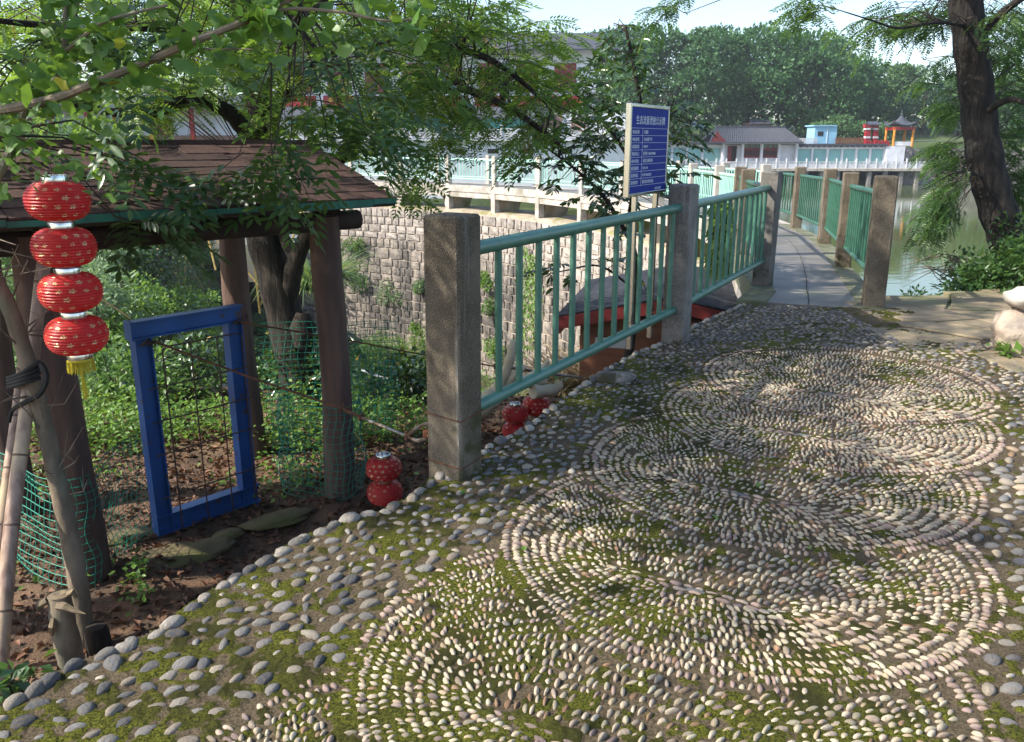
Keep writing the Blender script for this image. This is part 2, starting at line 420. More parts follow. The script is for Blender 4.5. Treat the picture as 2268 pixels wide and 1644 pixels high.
for i, e in enumerate(EDGE):
    if 3 < i < 27: EDGE[i] = e + Vector((random.uniform(-.012, .012), random.uniform(-.02, .02), 0))
TERRACE = [Vector((-1.3, -3, 0)), Vector((-1.3, .8, 0))] + EDGE[1:] + [onz(1690, 677), onz(1893, 682), Vector((3.62, 7.72, 0))] + \
          [Vector((4.1, 6.5, 0)), Vector((4.6, 6.0, 0)), Vector((9, 5.6, 0)), Vector((9, -3, 0))]
# ------------------------------------------------------------------ terrace
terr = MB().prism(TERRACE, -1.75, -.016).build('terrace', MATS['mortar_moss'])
tag(terr, 'pebble mosaic terrace with moss between the stones', None, None, 'structure')
POLYT = [(p.x, p.y) for p in TERRACE]
us = np.arange(-60, 2700, 4.6); vs = np.concatenate([np.arange(660, 1000, 2.6), np.arange(1000, 1960, 3.6)])
UU, VV = np.meshgrid(us, vs)
c_, s_ = math.cos(PITCH), math.sin(PITCH); ry = (822 - VV) / F
tt = -CAMH / (-s_ + ry * c_); GX = (UU - 1134) / F * tt; GY = (c_ + ry * s_) * tt
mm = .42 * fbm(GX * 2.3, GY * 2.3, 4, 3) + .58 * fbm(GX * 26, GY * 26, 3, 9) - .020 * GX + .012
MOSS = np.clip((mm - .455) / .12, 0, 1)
GZz = (fbm(GX * 60, GY * 60, 3, 5) - .5) * .006 + MOSS * (.0015 + .010 * fbm(GX * 75, GY * 75, 2, 7)) + (fbm(GX * 1.5, GY * 1.5, 2, 1) - .5) * .004
nv, nu = UU.shape
px_ = np.array(POLYT); cx_ = (GX[:-1, :-1] + GX[1:, 1:]) / 2; cy_ = (GY[:-1, :-1] + GY[1:, 1:]) / 2
ins = np.zeros(cx_.shape, bool)
for i_ in range(len(px_)):
    (xi, yi), (xj, yj) = px_[i_], px_[i_ - 1]
    if yi != yj: ins ^= ((yi > cy_) != (yj > cy_)) & (cx_ < (xj - xi) * (cy_ - yi) / (yj - yi) + xi)
idx_ = np.arange(nv * nu).reshape(nv, nu)
FQ = np.stack([idx_[1:, :-1], idx_[1:, 1:], idx_[:-1, 1:], idx_[:-1, :-1]], -1)[ins]
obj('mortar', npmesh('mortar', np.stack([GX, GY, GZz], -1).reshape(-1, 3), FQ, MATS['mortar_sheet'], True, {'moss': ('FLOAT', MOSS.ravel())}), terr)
# ---- pebbles
def pebble_templates(k, sub=2):
    import bmesh
    out = []
    for i in range(k):
        bm = bmesh.new(); bmesh.ops.create_icosphere(bm, subdivisions=sub, radius=1.0)
        rr = random.Random(i * 13 + 5); from mathutils import noise as mn; ph = [rr.uniform(0, 6.28) for _ in range(9)]; pw = rr.uniform(.8, 1.05); egg = rr.uniform(-.22, .22)
        for v in bm.verts:
            p = v.co.copy(); a = math.atan2(p.y, p.x)
            s = 1 + .11 * math.sin(2 * a + ph[0]) + .08 * math.sin(3 * a + ph[1]) + .06 * math.sin(3 * p.z + ph[2] + a) + (.30 if i % 3 == 0 else .12) * mn.noise(p * (2.2 if i % 3 == 0 else 1.5) + Vector((i * 7, 3, 1)))
            v.co = Vector((p.x * s, p.y * s * (1 + egg * p.x), (abs(p.z) ** pw) * (1 if p.z > 0 else -1)))
        bmesh.ops.delete(bm, geom=[f for f in bm.faces if all(v.co.z < -.28 for v in f.verts)], context='FACES')
        loose = [v for v in bm.verts if not v.link_faces]
        bmesh.ops.delete(bm, geom=loose, context='VERTS')
        bm.verts.ensure_lookup_table(); bm.verts.index_update()
        out.append((np.array([v.co[:] for v in bm.verts]), np.array([[v.index for v in f.verts] for f in bm.faces]))); bm.free()
    return out
PT = pebble_templates(14)
PEB = []       # x, y, angle, half length, half width, height, colour, template
def light_col(r):
    c = r.random()
    if c < .42: b = (.39, .345, .255)
    elif c < .74: b = (.36, .305, .225)
    elif c < .86: b = (.30, .23, .155)
    elif c < .94: b = (.27, .21, .175)
    else: b = (.21, .12, .07)
    k = r.uniform(.75, 1.14); return tuple(min(.75, x * k * r.uniform(.96, 1.04)) for x in b)
def pink_col(r):
    b = r.choice([(.27, .195, .165), (.23, .165, .15), (.31, .25, .20), (.20, .15, .14), (.36, .30, .235), (.25, .20, .16)]); k = r.uniform(.8, 1.15); return tuple(x * k for x in b)
def grey_col(r):
    b = r.choice([(.135, .14, .15), (.090, .10, .115), (.18, .175, .165), (.23, .205, .17), (.070, .078, .092), (.29, .26, .215), (.12, .125, .13)]); k = r.uniform(.8, 1.15); return tuple(x * k for x in b)
rr = random.Random(4)
AX = Vector((.503, .864, 0)); LT = Vector((.864, -.503, 0))
SP = [onz(1824, 873), onz(1760, 963), onz(1630, 1095), onz(1520, 1305)]
SP.append(SP[3] + (SP[3] - SP[1]) * .5); SP.append(SP[4] - AX * .9)
CEN = [s + AX * .42 + LT * .06 for s in SP]; RAD = .92
def disc_of(x, y, pad=0.0):
    for i, c in enumerate(CEN):
        if (x - c.x) ** 2 + (y - c.y) ** 2 < (RAD + pad) ** 2: return i
    return -1
def visible(x, y, m=60):
    u, v = pix((x, y, 0)); return -m < u < 2268 + m + 330 and 560 < v < 1644 + m * 1.3 + (250 if u > 900 else 60)
POLYT = [(p.x, p.y) for p in TERRACE]
def seg_curve(L, d, k):
    """points at distance d round a segment of half length L (local lateral, axial), with outward angle"""
    per = 4 * L + 2 * math.pi * d; n = max(4, int(per / k)); o = rr.random()
    for i in range(n):
        s = (i + o) / n * per
        if s < 2 * L: yield (-L + s, d, math.pi / 2)
        elif s < 2 * L + math.pi * d: a = math.pi / 2 - (s - 2 * L) / d; yield (L + d * math.cos(a), d * math.sin(a), a)
        elif s < 4 * L + math.pi * d: yield (L - (s - 2 * L - math.pi * d), -d, -math.pi / 2)
        else: a = -math.pi / 2 - (s - 4 * L - math.pi * d) / d; yield (-L + d * math.cos(a), d * math.sin(a), a)
la = math.atan2(LT.y, LT.x)
for i, s in enumerate(SP):
    c = CEN[i]
    # two rows of pinkish stones round the rim
    for row, r0 in enumerate((RAD - .018, RAD - .062)):
        n = int(2 * math.pi * r0 / .0255)
        for j in range(n):
            a = 2 * math.pi * (j + rr.uniform(-.15, .15)) / n; r1 = r0 + rr.uniform(-.004, .004)
            x, y = c.x + r1 * math.cos(a), c.y + r1 * math.sin(a)
            if disc_of(x, y, .012) != i and disc_of(x, y, .012) != -1 and disc_of(x, y, .012) < i: continue
            if rr.random() < .10 or not visible(x, y): continue
            PEB.append((x, y, a + rr.uniform(-.25, .25), rr.uniform(.014, .021), rr.uniform(.0075, .0105), rr.uniform(.008, .014), pink_col(rr) if rr.random() < .8 else light_col(rr)))
    # spine
    for row in (-.016, .016):
        x0 = -.26
        while x0 < .26:
            l = rr.uniform(.017, .028); p = s + LT * (x0 + l) + AX * (row + rr.uniform(-.005, .005)); x0 += 2 * l + .006
            PEB.append((p.x, p.y, la + rr.uniform(-.15, .15), l, rr.uniform(.007, .010), .010, pink_col(rr)))
    p = s + LT * .03; PEB.append((p.x, p.y, la, .052, .014, .012, (.13, .15, .17)))
    # rows from the spine out to the rim: each row is a blend between the two
    NR = 13; th = np.linspace(0, 2 * math.pi, 401); cs_, sn_ = np.cos(th), np.sin(th)
    dx, dy = (c - s).dot(LT), (c - s).dot(AX)
    radial = np.hypot(dx + RAD * cs_ - .27 * cs_, dy + RAD * sn_)                # length of the radius at each angle
    for k in range(1, 2 * NR):
        t = k / (2 * NR) + .02
        if t > .895: break
        la_ = (1 - t) * .27 * cs_ + t * (dx + RAD * cs_); lb_ = t * (dy + RAD * sn_)
        cum = np.concatenate([[0], np.cumsum(np.hypot(np.diff(la_), np.diff(lb_)))]); q = rr.uniform(0, .03)
        while q < cum[-1]:
            j = min(399, int(np.searchsorted(cum, q)) - 1 if q > 0 else 0); j = max(0, j)
            step = radial[j] / NR
            half = k % 2 == 1
            if half and step < .060: q += .02; continue
            a_, b_ = la_[j] + rr.uniform(-.004, .004), lb_[j] + rr.uniform(-.004, .004); p = s + LT * a_ + AX * b_
            p = p + AX * (.008 * math.sin(p.x * 9 + p.y * 4))
            gx, gy = dx + RAD * cs_[j] - .27 * cs_[j], dy + RAD * sn_[j]
            wv = LT * gx + AX * gy; an = math.atan2(wv.y, wv.x)
            lim = min(step * (.5 if not (step >= .060) else .27), .024)
            big = rr.random() < .10
            hl = lim * rr.uniform(.66, .98) * (1.12 if big else 1); hw = min(hl * .85, rr.uniform(.0060, .0098) * (1.4 if big else 1))
            q += 2 * hw + rr.uniform(.007, .015)
            if not visible(p.x, p.y) or disc_of(p.x, p.y, .020) != i or rr.random() < .05: continue
            PEB.append((p.x, p.y, an + rr.gauss(0, .26), hl, hw, rr.uniform(.009, .015), light_col(rr) if rr.random() < .93 else pink_col(rr)))
# grey stones outside the discs: dart throwing with a spacing that depends on the place
cells = {}
def dart(x, y, sp):
    k = .1; cx, cy = int(x // k), int(y // k)
    for i in (-1, 0, 1):
        for j in (-1, 0, 1):
            for (a, b, s2) in cells.get((cx + i, cy + j), ()):
                if (a - x) ** 2 + (b - y) ** 2 < (.5 * (sp + s2)) ** 2: return False
    cells.setdefault((cx, cy), []).append((x, y, sp)); return True
# edge row of larger stones
for i in range(2, len(EDGE) - 1):
    a, b = EDGE[i], EDGE[i + 1]; L = (b - a).length; t = 0
    while t < L:
        hl = rr.uniform(.030, .046) if a.y < 4 else rr.uniform(.026, .04); p = a.lerp(b, min(1, (t + hl) / L)); t += hl * 2.0 + rr.uniform(.004, .03)
        n = Vector(((b - a).y, -(b - a).x, 0)).normalized()
        p = p + n * rr.uniform(.012, .035)
        if visible(p.x, p.y, 90):
            dart(p.x, p.y, hl * 1.7)
            PEB.append((p.x, p.y, math.atan2((b - a).y, (b - a).x) + rr.gauss(0, .35), hl, hl * rr.uniform(.6, .75), hl * .75, grey_col(rr) if rr.random() < .6 else (.34, .315, .28)))
for k in range(150000):
    x, y = rr.uniform(-1.4, 5.0), rr.uniform(1.5, 8.3)
    di = disc_of(x, y, .026)
    if di >= 0 or not inpoly(x, y, POLYT) or not visible(x, y, 80): continue
    side = (Vector((x, y, 0)) - CEN[2]).dot(LT)
    if side > 0: sp = .058 if y < 4.4 else .046
    else:
        g = min(1, max(0, (y - 2.2) / 3.4)); sp = .057 - .021 * g
    sp *= rr.uniform(.85, 1.15)
    if x > 3.05 and y > 6.3: continue
    if not dart(x, y, sp): continue
    hl = sp * (rr.uniform(.46, .64) if rr.random() < .8 else rr.uniform(.26, .40)); ang = rr.gauss(.75 if side < 0 else 0.1, .55)
    if y > 5.9: ang = FANG + math.pi / 2 + rr.gauss(0, .4)
    col = grey_col(rr) if (side < 0 or rr.random() < .8) else light_col(rr)
    if rr.random() < .75 - .22 * (y - 1.8): k = rr.uniform(.85, 1.2); col = tuple(c * k for c in rr.choice([(.27, .25, .215), (.22, .215, .205), (.31, .27, .215), (.19, .185, .18), (.25, .215, .175)]))
    PEB.append((x, y, ang, hl, hl * rr.uniform(.46, .78), hl * rr.uniform(.42, .66), col))
def in_frame(q): u, v = pix((q[0], q[1], 0)); return 0 < u < 2268 and v < 1650
PEB.sort(key=lambda q: (not in_frame(q), -q[3] * q[4] / (q[1] ** 2 + q[0] ** 2 + 2.3) ** 1.5))
single = []
PT_MESH = [npmesh('pebble', v, f, MATS['pebble_single']) for v, f in PT]
V = []; Fs = []; Cc = []; b = 0
for k, (x, y, a, hl, hw, h, c) in enumerate(PEB):
    ti = rr.randrange(len(PT)); z = h * rr.uniform(-.42, .02) + .001; tx, ty = rr.gauss(0, .10), rr.gauss(0, .10)
    m = Matrix.Rotation(a, 3, 'Z') @ Matrix.Rotation(tx, 3, 'X') @ Matrix.Rotation(ty, 3, 'Y')
    if len(single) < 300 and k < 300:
        o = bpy.data.objects.new('pebble', PT_MESH[ti]); link(o, terr); o.location = (x, y, z)
        o.rotation_euler = m.to_euler(); o.scale = (hl, hw, h); o.color = lin(c); single.append(o)
    else:
        v = (PT[ti][0] * np.array((hl, hw, h))) @ np.array(m).T + np.array((x, y, z))
        V.append(v); Fs.append(PT[ti][1] + b); b += len(v); Cc.append(np.tile(np.array(lin(c)), (len(v), 1)))
po = obj('pebbles', npmesh('pebbles', np.concatenate(V), np.concatenate(Fs), MATS['pebble'], True, {'col': ('FLOAT_COLOR', np.concatenate(Cc))}), terr)
tag(po, kind='stuff')
print('pebbles', len(PEB), 'tris', sum(len(f) for f in Fs))
# ------------------------------------------------------------------ fence and bridge
def post(p, label, w=.165, h=1.21, ang=FANG, m='concrete', below=.3, group=None):
    o = MB().box((0, 0, (h - below) / 2), (w, w, h + below), bev=.012).build('concrete_post', MATS[m], None)
    o.location = p; o.rotation_euler = (random.uniform(-.012, .012), random.uniform(-.012, .012), ang)
    return tag(o, label, 'post', group)
def railing(a, b, label, n=14, za=(.27, 1.04), zb=(.27, 1.04), rt=.030, rb=.016, m='green_paint', group=None, off=0.06, seg=10):
    d = b - a; d0 = d.copy(); d0.z = 0; L = d0.length; e = d0 / L
    t = thing('green_railing', label, 'railing', a + (b - a) * .5, group)
    o = t.location
    def pt(s, z): q = a.lerp(b, s) - o; return Vector((q.x, q.y, q.z + z))
    s0, s1 = off / L, 1 - off / L
    MB().tube([pt(s0, za[1]), pt(s1, zb[1])], rt, seg).build('top_rail', MATS[m], t, True)
    MB().tube([pt(s0, za[0]), pt(s1, zb[0])], rt * .92, seg).build('bottom_rail', MATS[m], t, True)
    bm = None
    for i in range(n):
        s = (i + .62) / (n + .24) * (s1 - s0) + s0
        z0 = za[0] * (1 - s) + zb[0] * s; z1 = za[1] * (1 - s) + zb[1] * s
        q = pt(s, 0)
        if bm is None: bm = MB().tube([(0, 0, 0), (0, 0, z1 - z0)], rb, max(6, seg - 2), False).mesh('baluster', MATS[m], True)
        obj('baluster', bm, t, (q.x, q.y, q.z + z0), (0, 0, random.uniform(0, 6)))
    return t
postA = post(PA, 'weathered concrete post bound with rusty wire at the end of the fence', .19)
postB = post(PB, 'blotchy pale grey concrete post beside the blue sign', .18, m='concrete_grey')
postM = post(PM, 'mossy concrete post where the fence meets the footbridge', .19, m='concrete_grey')
for k, z in enumerate((.07, .30)):       # tie wires round the end post
    w = []
    for j in range(4):
        a = FANG + math.pi / 4 + j * math.pi / 2; w.append(Vector((math.cos(a) * .139, math.sin(a) * .139, z + .01 * math.sin(j * 2))))
    w.append(w[0]); w2 = w + [w[0] + Vector((-.02, -.03, -.04)), w[0] + Vector((-.05, -.05, -.10 - .03 * k))]
    o = MB().tube([Matrix.Rotation(-FANG, 3, 'Z') @ q for q in w2], .0035, 5).build('tie_wire', None, postA)
TIE = [c for c in COL.objects if c.name.startswith('tie_wire')]
rA = railing(PA, PB, 'green pipe railing carrying the blue sign', 14, rt=.034, rb=.0185, off=.07)
rB = railing(PB, PM, 'green pipe railing running up to the footbridge', 14, rt=.034, rb=.0185, off=.07)
rb_g = 'railings of the curved footbridge'
names_o = ['mossy corner post of the footbridge beside the flagstones', 'second post of the lakeside bridge railing', 'third post of the lakeside bridge railing', 'fourth post of the lakeside bridge railing']
for i, p in enumerate(OUTER):
    far = i > 3
    d = OUTER[min(i + 1, len(OUTER) - 1)] - OUTER[max(i - 1, 0)]
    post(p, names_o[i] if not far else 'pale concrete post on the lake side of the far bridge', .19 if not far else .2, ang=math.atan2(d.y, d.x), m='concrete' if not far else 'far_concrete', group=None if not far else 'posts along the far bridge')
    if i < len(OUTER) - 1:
        railing(p, OUTER[i + 1], ('shade-tinted green lakeside railing panel starting at the bridge corner post', 'shade-tinted green lakeside railing panel second from the bridge entrance', 'shade-tinted green lakeside railing panel third from the bridge entrance')[i] if i < 3 else 'pale green railing panel on the lake side of the far bridge',
                14, rt=.03, rb=.015, m='green_paint_shaded' if i < 4 else 'pale_green_paint', group=None if i < 3 else 'lake side panels of the far bridge', seg=8 if i < 4 else 6)
names_i = [None, 'first post after the entrance on the ravine side of the footbridge', 'second post after the entrance on the ravine side of the footbridge']
for i, p in enumerate(INNER):
    d = INNER[min(i + 1, len(INNER) - 1)] - INNER[max(i - 1, 0)]
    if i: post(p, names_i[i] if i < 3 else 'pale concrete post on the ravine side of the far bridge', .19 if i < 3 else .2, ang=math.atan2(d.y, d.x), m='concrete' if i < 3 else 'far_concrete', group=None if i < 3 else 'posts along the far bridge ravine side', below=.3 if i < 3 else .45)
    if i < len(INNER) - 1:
        railing(p, INNER[i + 1], ('shade-tinted green ravine side railing panel at the bridge entrance', 'shade-tinted green ravine side railing panel second from the entrance')[i] if i < 2 else 'pale green railing panel on the ravine side of the far bridge',
                14, rt=.03, rb=.015, m='green_paint_shaded' if i < 2 else 'pale_green_paint', group=None if i < 2 else 'ravine side panels of the far bridge', seg=8 if i < 3 else 6)
# deck
bridge = thing('footbridge', 'curved concrete footbridge running along the dam crest', 'bridge', (OUTER[0].x, OUTER[0].y, 0))
BO = bridge.location
def strip(offa, offb, z0, z1, name, m, r0=0, r1=None):
    """a slab between two fractions of the deck width"""
    V = []; Fs = []; rng = range(r0, r1 or len(CURVE_O)); n = len(rng)
    for i in rng:
        a, b = CURVE_I[i], CURVE_O[i]; e = (b - a).normalized(); zz = b.z
        p = a + e * offa[0] if offa[1] == 'i' else b + e * offa[0]
        q = a + e * offb[0] if offb[1] == 'i' else b + e * offb[0]
        for w, z in ((p, z1), (q, z1), (q, z0), (p, z0)): V.append((w.x - BO.x, w.y - BO.y, zz + z))
    for i in range(n - 1):
        for j in range(4): Fs.append((4 * i + j, 4 * i + (j + 1) % 4, 4 * i + 4 + (j + 1) % 4, 4 * i + 4 + j))
    Fs += [(0, 1, 2, 3), (4 * n - 1, 4 * n - 2, 4 * n - 3, 4 * n - 4)]
    return MB().add(V, [f[::-1] for f in Fs]).build(name, m, bridge)
CURVE_I[0] = onz(1668, 668); CURVE_O[0] = onz(1925, 684)
strip((.13, 'i'), (-.15, 'o'), -.20, 0.0, 'deck', MATS['deck'])
strip((-.16, 'i'), (.127, 'i'), -.26, .006, 'kerb', MATS['deck_edge'], 0, 21)
strip((-.147, 'o'), (.14, 'o'), -.26, .006, 'kerb', MATS['deck_edge'], 0, 21)
strip((-.16, 'i'), (.127, 'i'), -.26, .006, 'kerb', MATS['far_concrete'], 20)
strip((-.147, 'o'), (.14, 'o'), -.26, .006, 'kerb', MATS['far_concrete'], 20)
strip((-.12, 'i'), (.2, 'i'), -.48, -.265, 'beam', MATS['far_concrete'])
# crack along the deck
ck = [onz(1792, 676, .001), onz(1788, 640, -.002), onz(1782, 600, -.03), onz(1772, 570, -.05), onz(1758, 545, -.08), onz(1742, 528, -.10)]
cs = bez(ck, 6); V = []; Fs = []
for i, p in enumerate(cs):
    j = Vector((random.uniform(-.008, .008), 0, .006)); w = .005 * (1.2 - i / len(cs) * .6)
    V += [p + j - BO + Vector((-w, 0, 0)), p + j - BO + Vector((w, 0, 0))]
mat('crack', (.03, .03, .03), None, rough=.95)
MB().add(V, [(2 * i, 2 * i + 1, 2 * i + 3, 2 * i + 2) for i in range(len(cs) - 1)]).build('crack', MATS['crack'], bridge)
# ------------------------------------------------------------------ dam
dam = thing('dam', 'curved stone block dam under the footbridge', 'dam', (0, 36, -8))
DO = dam.location
FACE = []                                    # resampled ravine-side face line
acc = 0; L = [0]
for i in range(1, len(CURVE_I)): acc += (CURVE_I[i] - CURVE_I[i - 1]).length; L.append(acc)
def face(s, z=0):
    s = max(0, min(acc - 1e-3, s)); i = next(k for k in range(1, len(L)) if L[k] >= s); t = (s - L[i - 1]) / (L[i] - L[i - 1])
    p = CURVE_I[i - 1].lerp(CURVE_I[i], t); d = (CURVE_I[i] - CURVE_I[i - 1]); d.z = 0; d.normalize(); n = Vector((-d.y, d.x, 0))
    return p + n * (.12 + max(0, -1.2 - z) * .05), d, n
# core and crest
V = []; Fs = []; ns = 60; prof = lambda z: z
for i in range(ns + 1):
    s = acc * i / ns; 
    for (off, z) in ((.05, -1.40), (.05, -9.5), (-1.6, -9.5), (-1.6, -1.40)):
        p, d, n = face(s, z); q = p + n * off; V.append((q.x - DO.x, q.y - DO.y, z - DO.z))
for i in range(ns):
    for j in range(4): Fs.append((4 * i + j, 4 * i + (j + 1) % 4, 4 * i + 4 + (j + 1) % 4, 4 * i + 4 + j))
Fs += [(3, 2, 1, 0), (4 * ns, 4 * ns + 1, 4 * ns + 2, 4 * ns + 3)]
MB().add(V, Fs).build('core', MATS['joint'], dam)
V = []; Fs = []
mat('crest_slab', (.46, .38, .29), (.28, .24, .17), 2, .9, .3, 20, c3=(.20, .20, .06), s3=.8, lo3=.5, hi3=.62)
for i in range(ns + 1):
    s = acc * i / ns
    for (off, z) in ((.03, -1.30), (.03, -1.42), (-1.65, -1.42), (-1.65, -1.26)):
        p, d, n = face(s, -1.1); q = p + n * off; V.append((q.x - DO.x, q.y - DO.y, z - DO.z + .015 * math.sin(i * 2.1)))
MB().add(V, [tuple(x) for x in Fs] or [(4 * i + j, 4 * i + (j + 1) % 4, 4 * i + 4 + (j + 1) % 4, 4 * i + 4 + j) for i in range(ns) for j in range(4)]).build('crest', MATS['crest_slab'], dam)
def blockmesh(seed, m):
    r = random.Random(seed); b = .06; V = []
    for (x, y, z) in [(x, y, z) for y in (-.5, .32) for z in (-.5, 0, .5) for x in (-.5, 0, .5)]:
        k = 1 if y < .3 else 1.0
        if y > .3: x *= (1 - 2 * b); z *= (1 - 2 * b); y += r.uniform(-.05, .06) + (.06 if x == 0 and z == 0 else 0)
        V.append((x + (r.uniform(-.025, .025) if y > .3 else 0), y, z + (r.uniform(-.03, .03) if y > .3 else 0)))
    Fs = []
    for i in range(2):
        for j in range(2): k = 9 + i * 3 + j; Fs.append((k + 1, k, k + 3, k + 4))
    ring0 = [0, 1, 2, 5, 8, 7, 6, 3]
    for i in range(8): a, c = ring0[i], ring0[(i + 1) % 8]; Fs.append((a, a + 9, c + 9, c))
    return npmesh('block', np.array(V), [f[::-1] for f in Fs], m, False)
BLK = [blockmesh(i, MATS['stone_block']) for i in range(6)]
cnt = 0; Vd = []; Fd = []; bd = 0
zc = -1.43
row = 0
while zc > -8.6:
    h = random.uniform(.28, .50); s = 5.5 + random.uniform(0, .5)
    while s < acc - .3:
        l = random.choice([random.uniform(.28, .5), random.uniform(.45, .95)]); zz = zc - h / 2
        p, d, n = face(s + l / 2, zz); sx, sz = l - .02, h - .02
        me = BLK[random.randrange(6)]; ang = math.atan2(d.y, d.x)
        if cnt < 300 and row < 9:
            o = obj('block', me, dam, (p.x - DO.x, p.y - DO.y, zz - DO.z), (random.uniform(-.02, .02), 0, ang + random.uniform(-.02, .02)), (sx, .34, sz)); cnt += 1
        else:
            v = np.array([x.co[:] for x in me.vertices]) * np.array((sx, .34, sz)); c, q = math.cos(ang), math.sin(ang)
            v = v @ np.array([[c, q, 0], [-q, c, 0], [0, 0, 1]]) + np.array((p.x - DO.x, p.y - DO.y, zz - DO.z))
            Vd.append(v); Fd += [tuple(i + bd for i in f.vertices) for f in me.polygons]; bd += len(v)
        s += l
    zc -= h; row += 1
bo = obj('blocks', npmesh('blocks', np.concatenate(Vd), Fd, MATS['wet_stone'], False), dam); bo['kind'] = 'stuff'
# piers between the crest and the deck
for i in range(2, len(INNER)):
    p = INNER[i]; d = INNER[min(i + 1, len(INNER) - 1)] - INNER[i - 1]; d.z = 0; d.normalize(); n = Vector((d.y, -d.x, 0)); a = math.atan2(d.y, d.x)
    MB().box((p.x - DO.x, p.y - DO.y, -.88 - DO.z), (.24, .26, .86), a).build('pier_column', MATS['far_concrete'], dam)
    q = p + n * .75; w0, w1 = .28, .75
    V = []
    for (z, hw, hl) in ((-1.34, .55, .16), (-.48, .55, .55)):
        for (x, y) in ((-hl, -hw), (hl, -hw), (hl, hw), (-hl, hw)):
            r_ = q + d * (x + .25) + n * y; V.append((r_.x - DO.x, r_.y - DO.y, z - DO.z))
    MB().add(V, [(3, 2, 1, 0), (4, 5, 6, 7), (0, 1, 5, 4), (1, 2, 6, 5), (2, 3, 7, 6), (3, 0, 4, 7)]).build('pier', MATS['crest_slab'], dam)
# ------------------------------------------------------------------ ground
def sm(x): x = max(0.0, min(1.0, x)); return x * x * (3 - 2 * x)
def nz(x, y, s=1.0): return (math.sin(x * 1.3 * s + 2 * math.sin(y * .7 * s)) + math.sin(y * 1.7 * s + 1.3 * math.sin(x * .9 * s) + 2)) * .5
def ravine_h(x, y):
    s = y - 8.7 - .22 * max(0, -x - 1.0) - .15 * nz(x, y, 2)
    xs = x + max(0, y - 20) * .38; D = 1.3 + 5.4 * sm((xs + 10) / 5.5)
    h = -1.2 - .10 * sm((y - 5) / 4) - D * sm(s / 8)
    if xs < -5: h += min(2.6, sm((-5 - xs) / 5) * max(0, (y - 19)) * .16)
    if xs < -9: h += min(1.6, (-9 - xs) * .10)
    h += .05 * nz(x, y, 3) + (.25 * nz(x, y, .8) if s > 2 else 0)
    return h
def grid(name, x0, x1, y0, y1, nx, ny, hf, m, label, keep=None):
    V = []; idx = {}; Fs = []
    for j in range(ny + 1):
        for i in range(nx + 1):
            x = x0 + (x1 - x0) * i / nx; y = y0 + (y1 - y0) * j / ny
            V.append((x, y, hf(x, y)))
    for j in range(ny):
        for i in range(nx):
            a = j * (nx + 1) + i
            if keep is None or keep(V[a][0], V[a][1]): Fs.append((a, a + 1, a + nx + 2, a + nx + 1))
    o = obj(name, npmesh(name, np.array(V), Fs, m, True)); return tag(o, label, None, None, 'structure')
def soil_h(x, y): return ravine_h(x, y) + .015 * nz(x, y, 9)
grid('soil_ground', -9, 3.2, -2, 10.6, 120, 120, soil_h, MATS['soil'], 'brown soil strewn with fallen leaves below the terrace')
def rav_low(x, y): return ravine_h(x, y) - (.06 if (-9 < x < 3.2 and -2 < y < 10.6) else 0)
grid('ravine_ground', -70, 3.4, -4, 58, 130, 120, rav_low, MATS['ravine_ground'], 'overgrown ravine floor below the dam',
     lambda x, y: not (x > -9.2 and y < 10.2))
BANK = [Vector((3.4, 8.0, 0)), Vector((4.6, 8.35, 0)), Vector((5.7, 9.5, 0)), Vector((7.5, 10.6, 0)), Vector((12, 12.2, 0)), Vector((30, 16, 0)), Vector((90, 30, 0))]
def bank_d(x, y):
    best = 1e9; sg = 1
    for a, b in zip(BANK, BANK[1:]):
        e = b - a; t = max(0, min(1, ((x - a.x) * e.x + (y - a.y) * e.y) / (e.x ** 2 + e.y ** 2)))
        q = a + e * t; dd = math.hypot(x - q.x, y - q.y)
        if dd < best: best = dd; sg = 1 if e.x * (y - a.y) - e.y * (x - a.x) > 0 else -1
    return best * sg
def bank_h(x, y):
    d = bank_d(x, y); h = -.035 - max(0, min(5.2, d * 1.15)) + (.12 * nz(x, y, 2) if d > .3 else 0)
    if d < 0: h += min(.25, max(0, -d - 1.2) * .1) if y > 6.5 else 0
    if x < 3.7 and y < 9: h -= .06
    return h
grid('lake_bank', 3.3, 60, 5.0, 40, 190, 120, bank_h, MATS['bank_ground'], 'earth bank sloping into the lake', lambda x, y: not (x < 8.9 and y < 5.5))
grid('ground', 4.0, 40, -30, 5.4, 20, 20, lambda x, y: -.30, MATS['bank_ground'], 'bare ground around the terrace', None)
WZ = -3.83
lake = [(p.x - .3, p.y) for p in [a.lerp(b, .5) for a, b in zip(CURVE_I, CURVE_O)]]
lake = [(3.6, 7.0)] + lake + [(-20, 49), (-90, 50), (-90, 109), (170, 109), (170, 7.0)]
lo = MB().add([(x, y, WZ) for x, y in lake], [tuple(range(len(lake)))[::-1]]).build('lake', MATS['water'])
if lo.data.polygons[0].normal.z < 0: lo.data.flip_normals()
tag(lo, 'still green lake water behind the dam', None, None, 'structure')
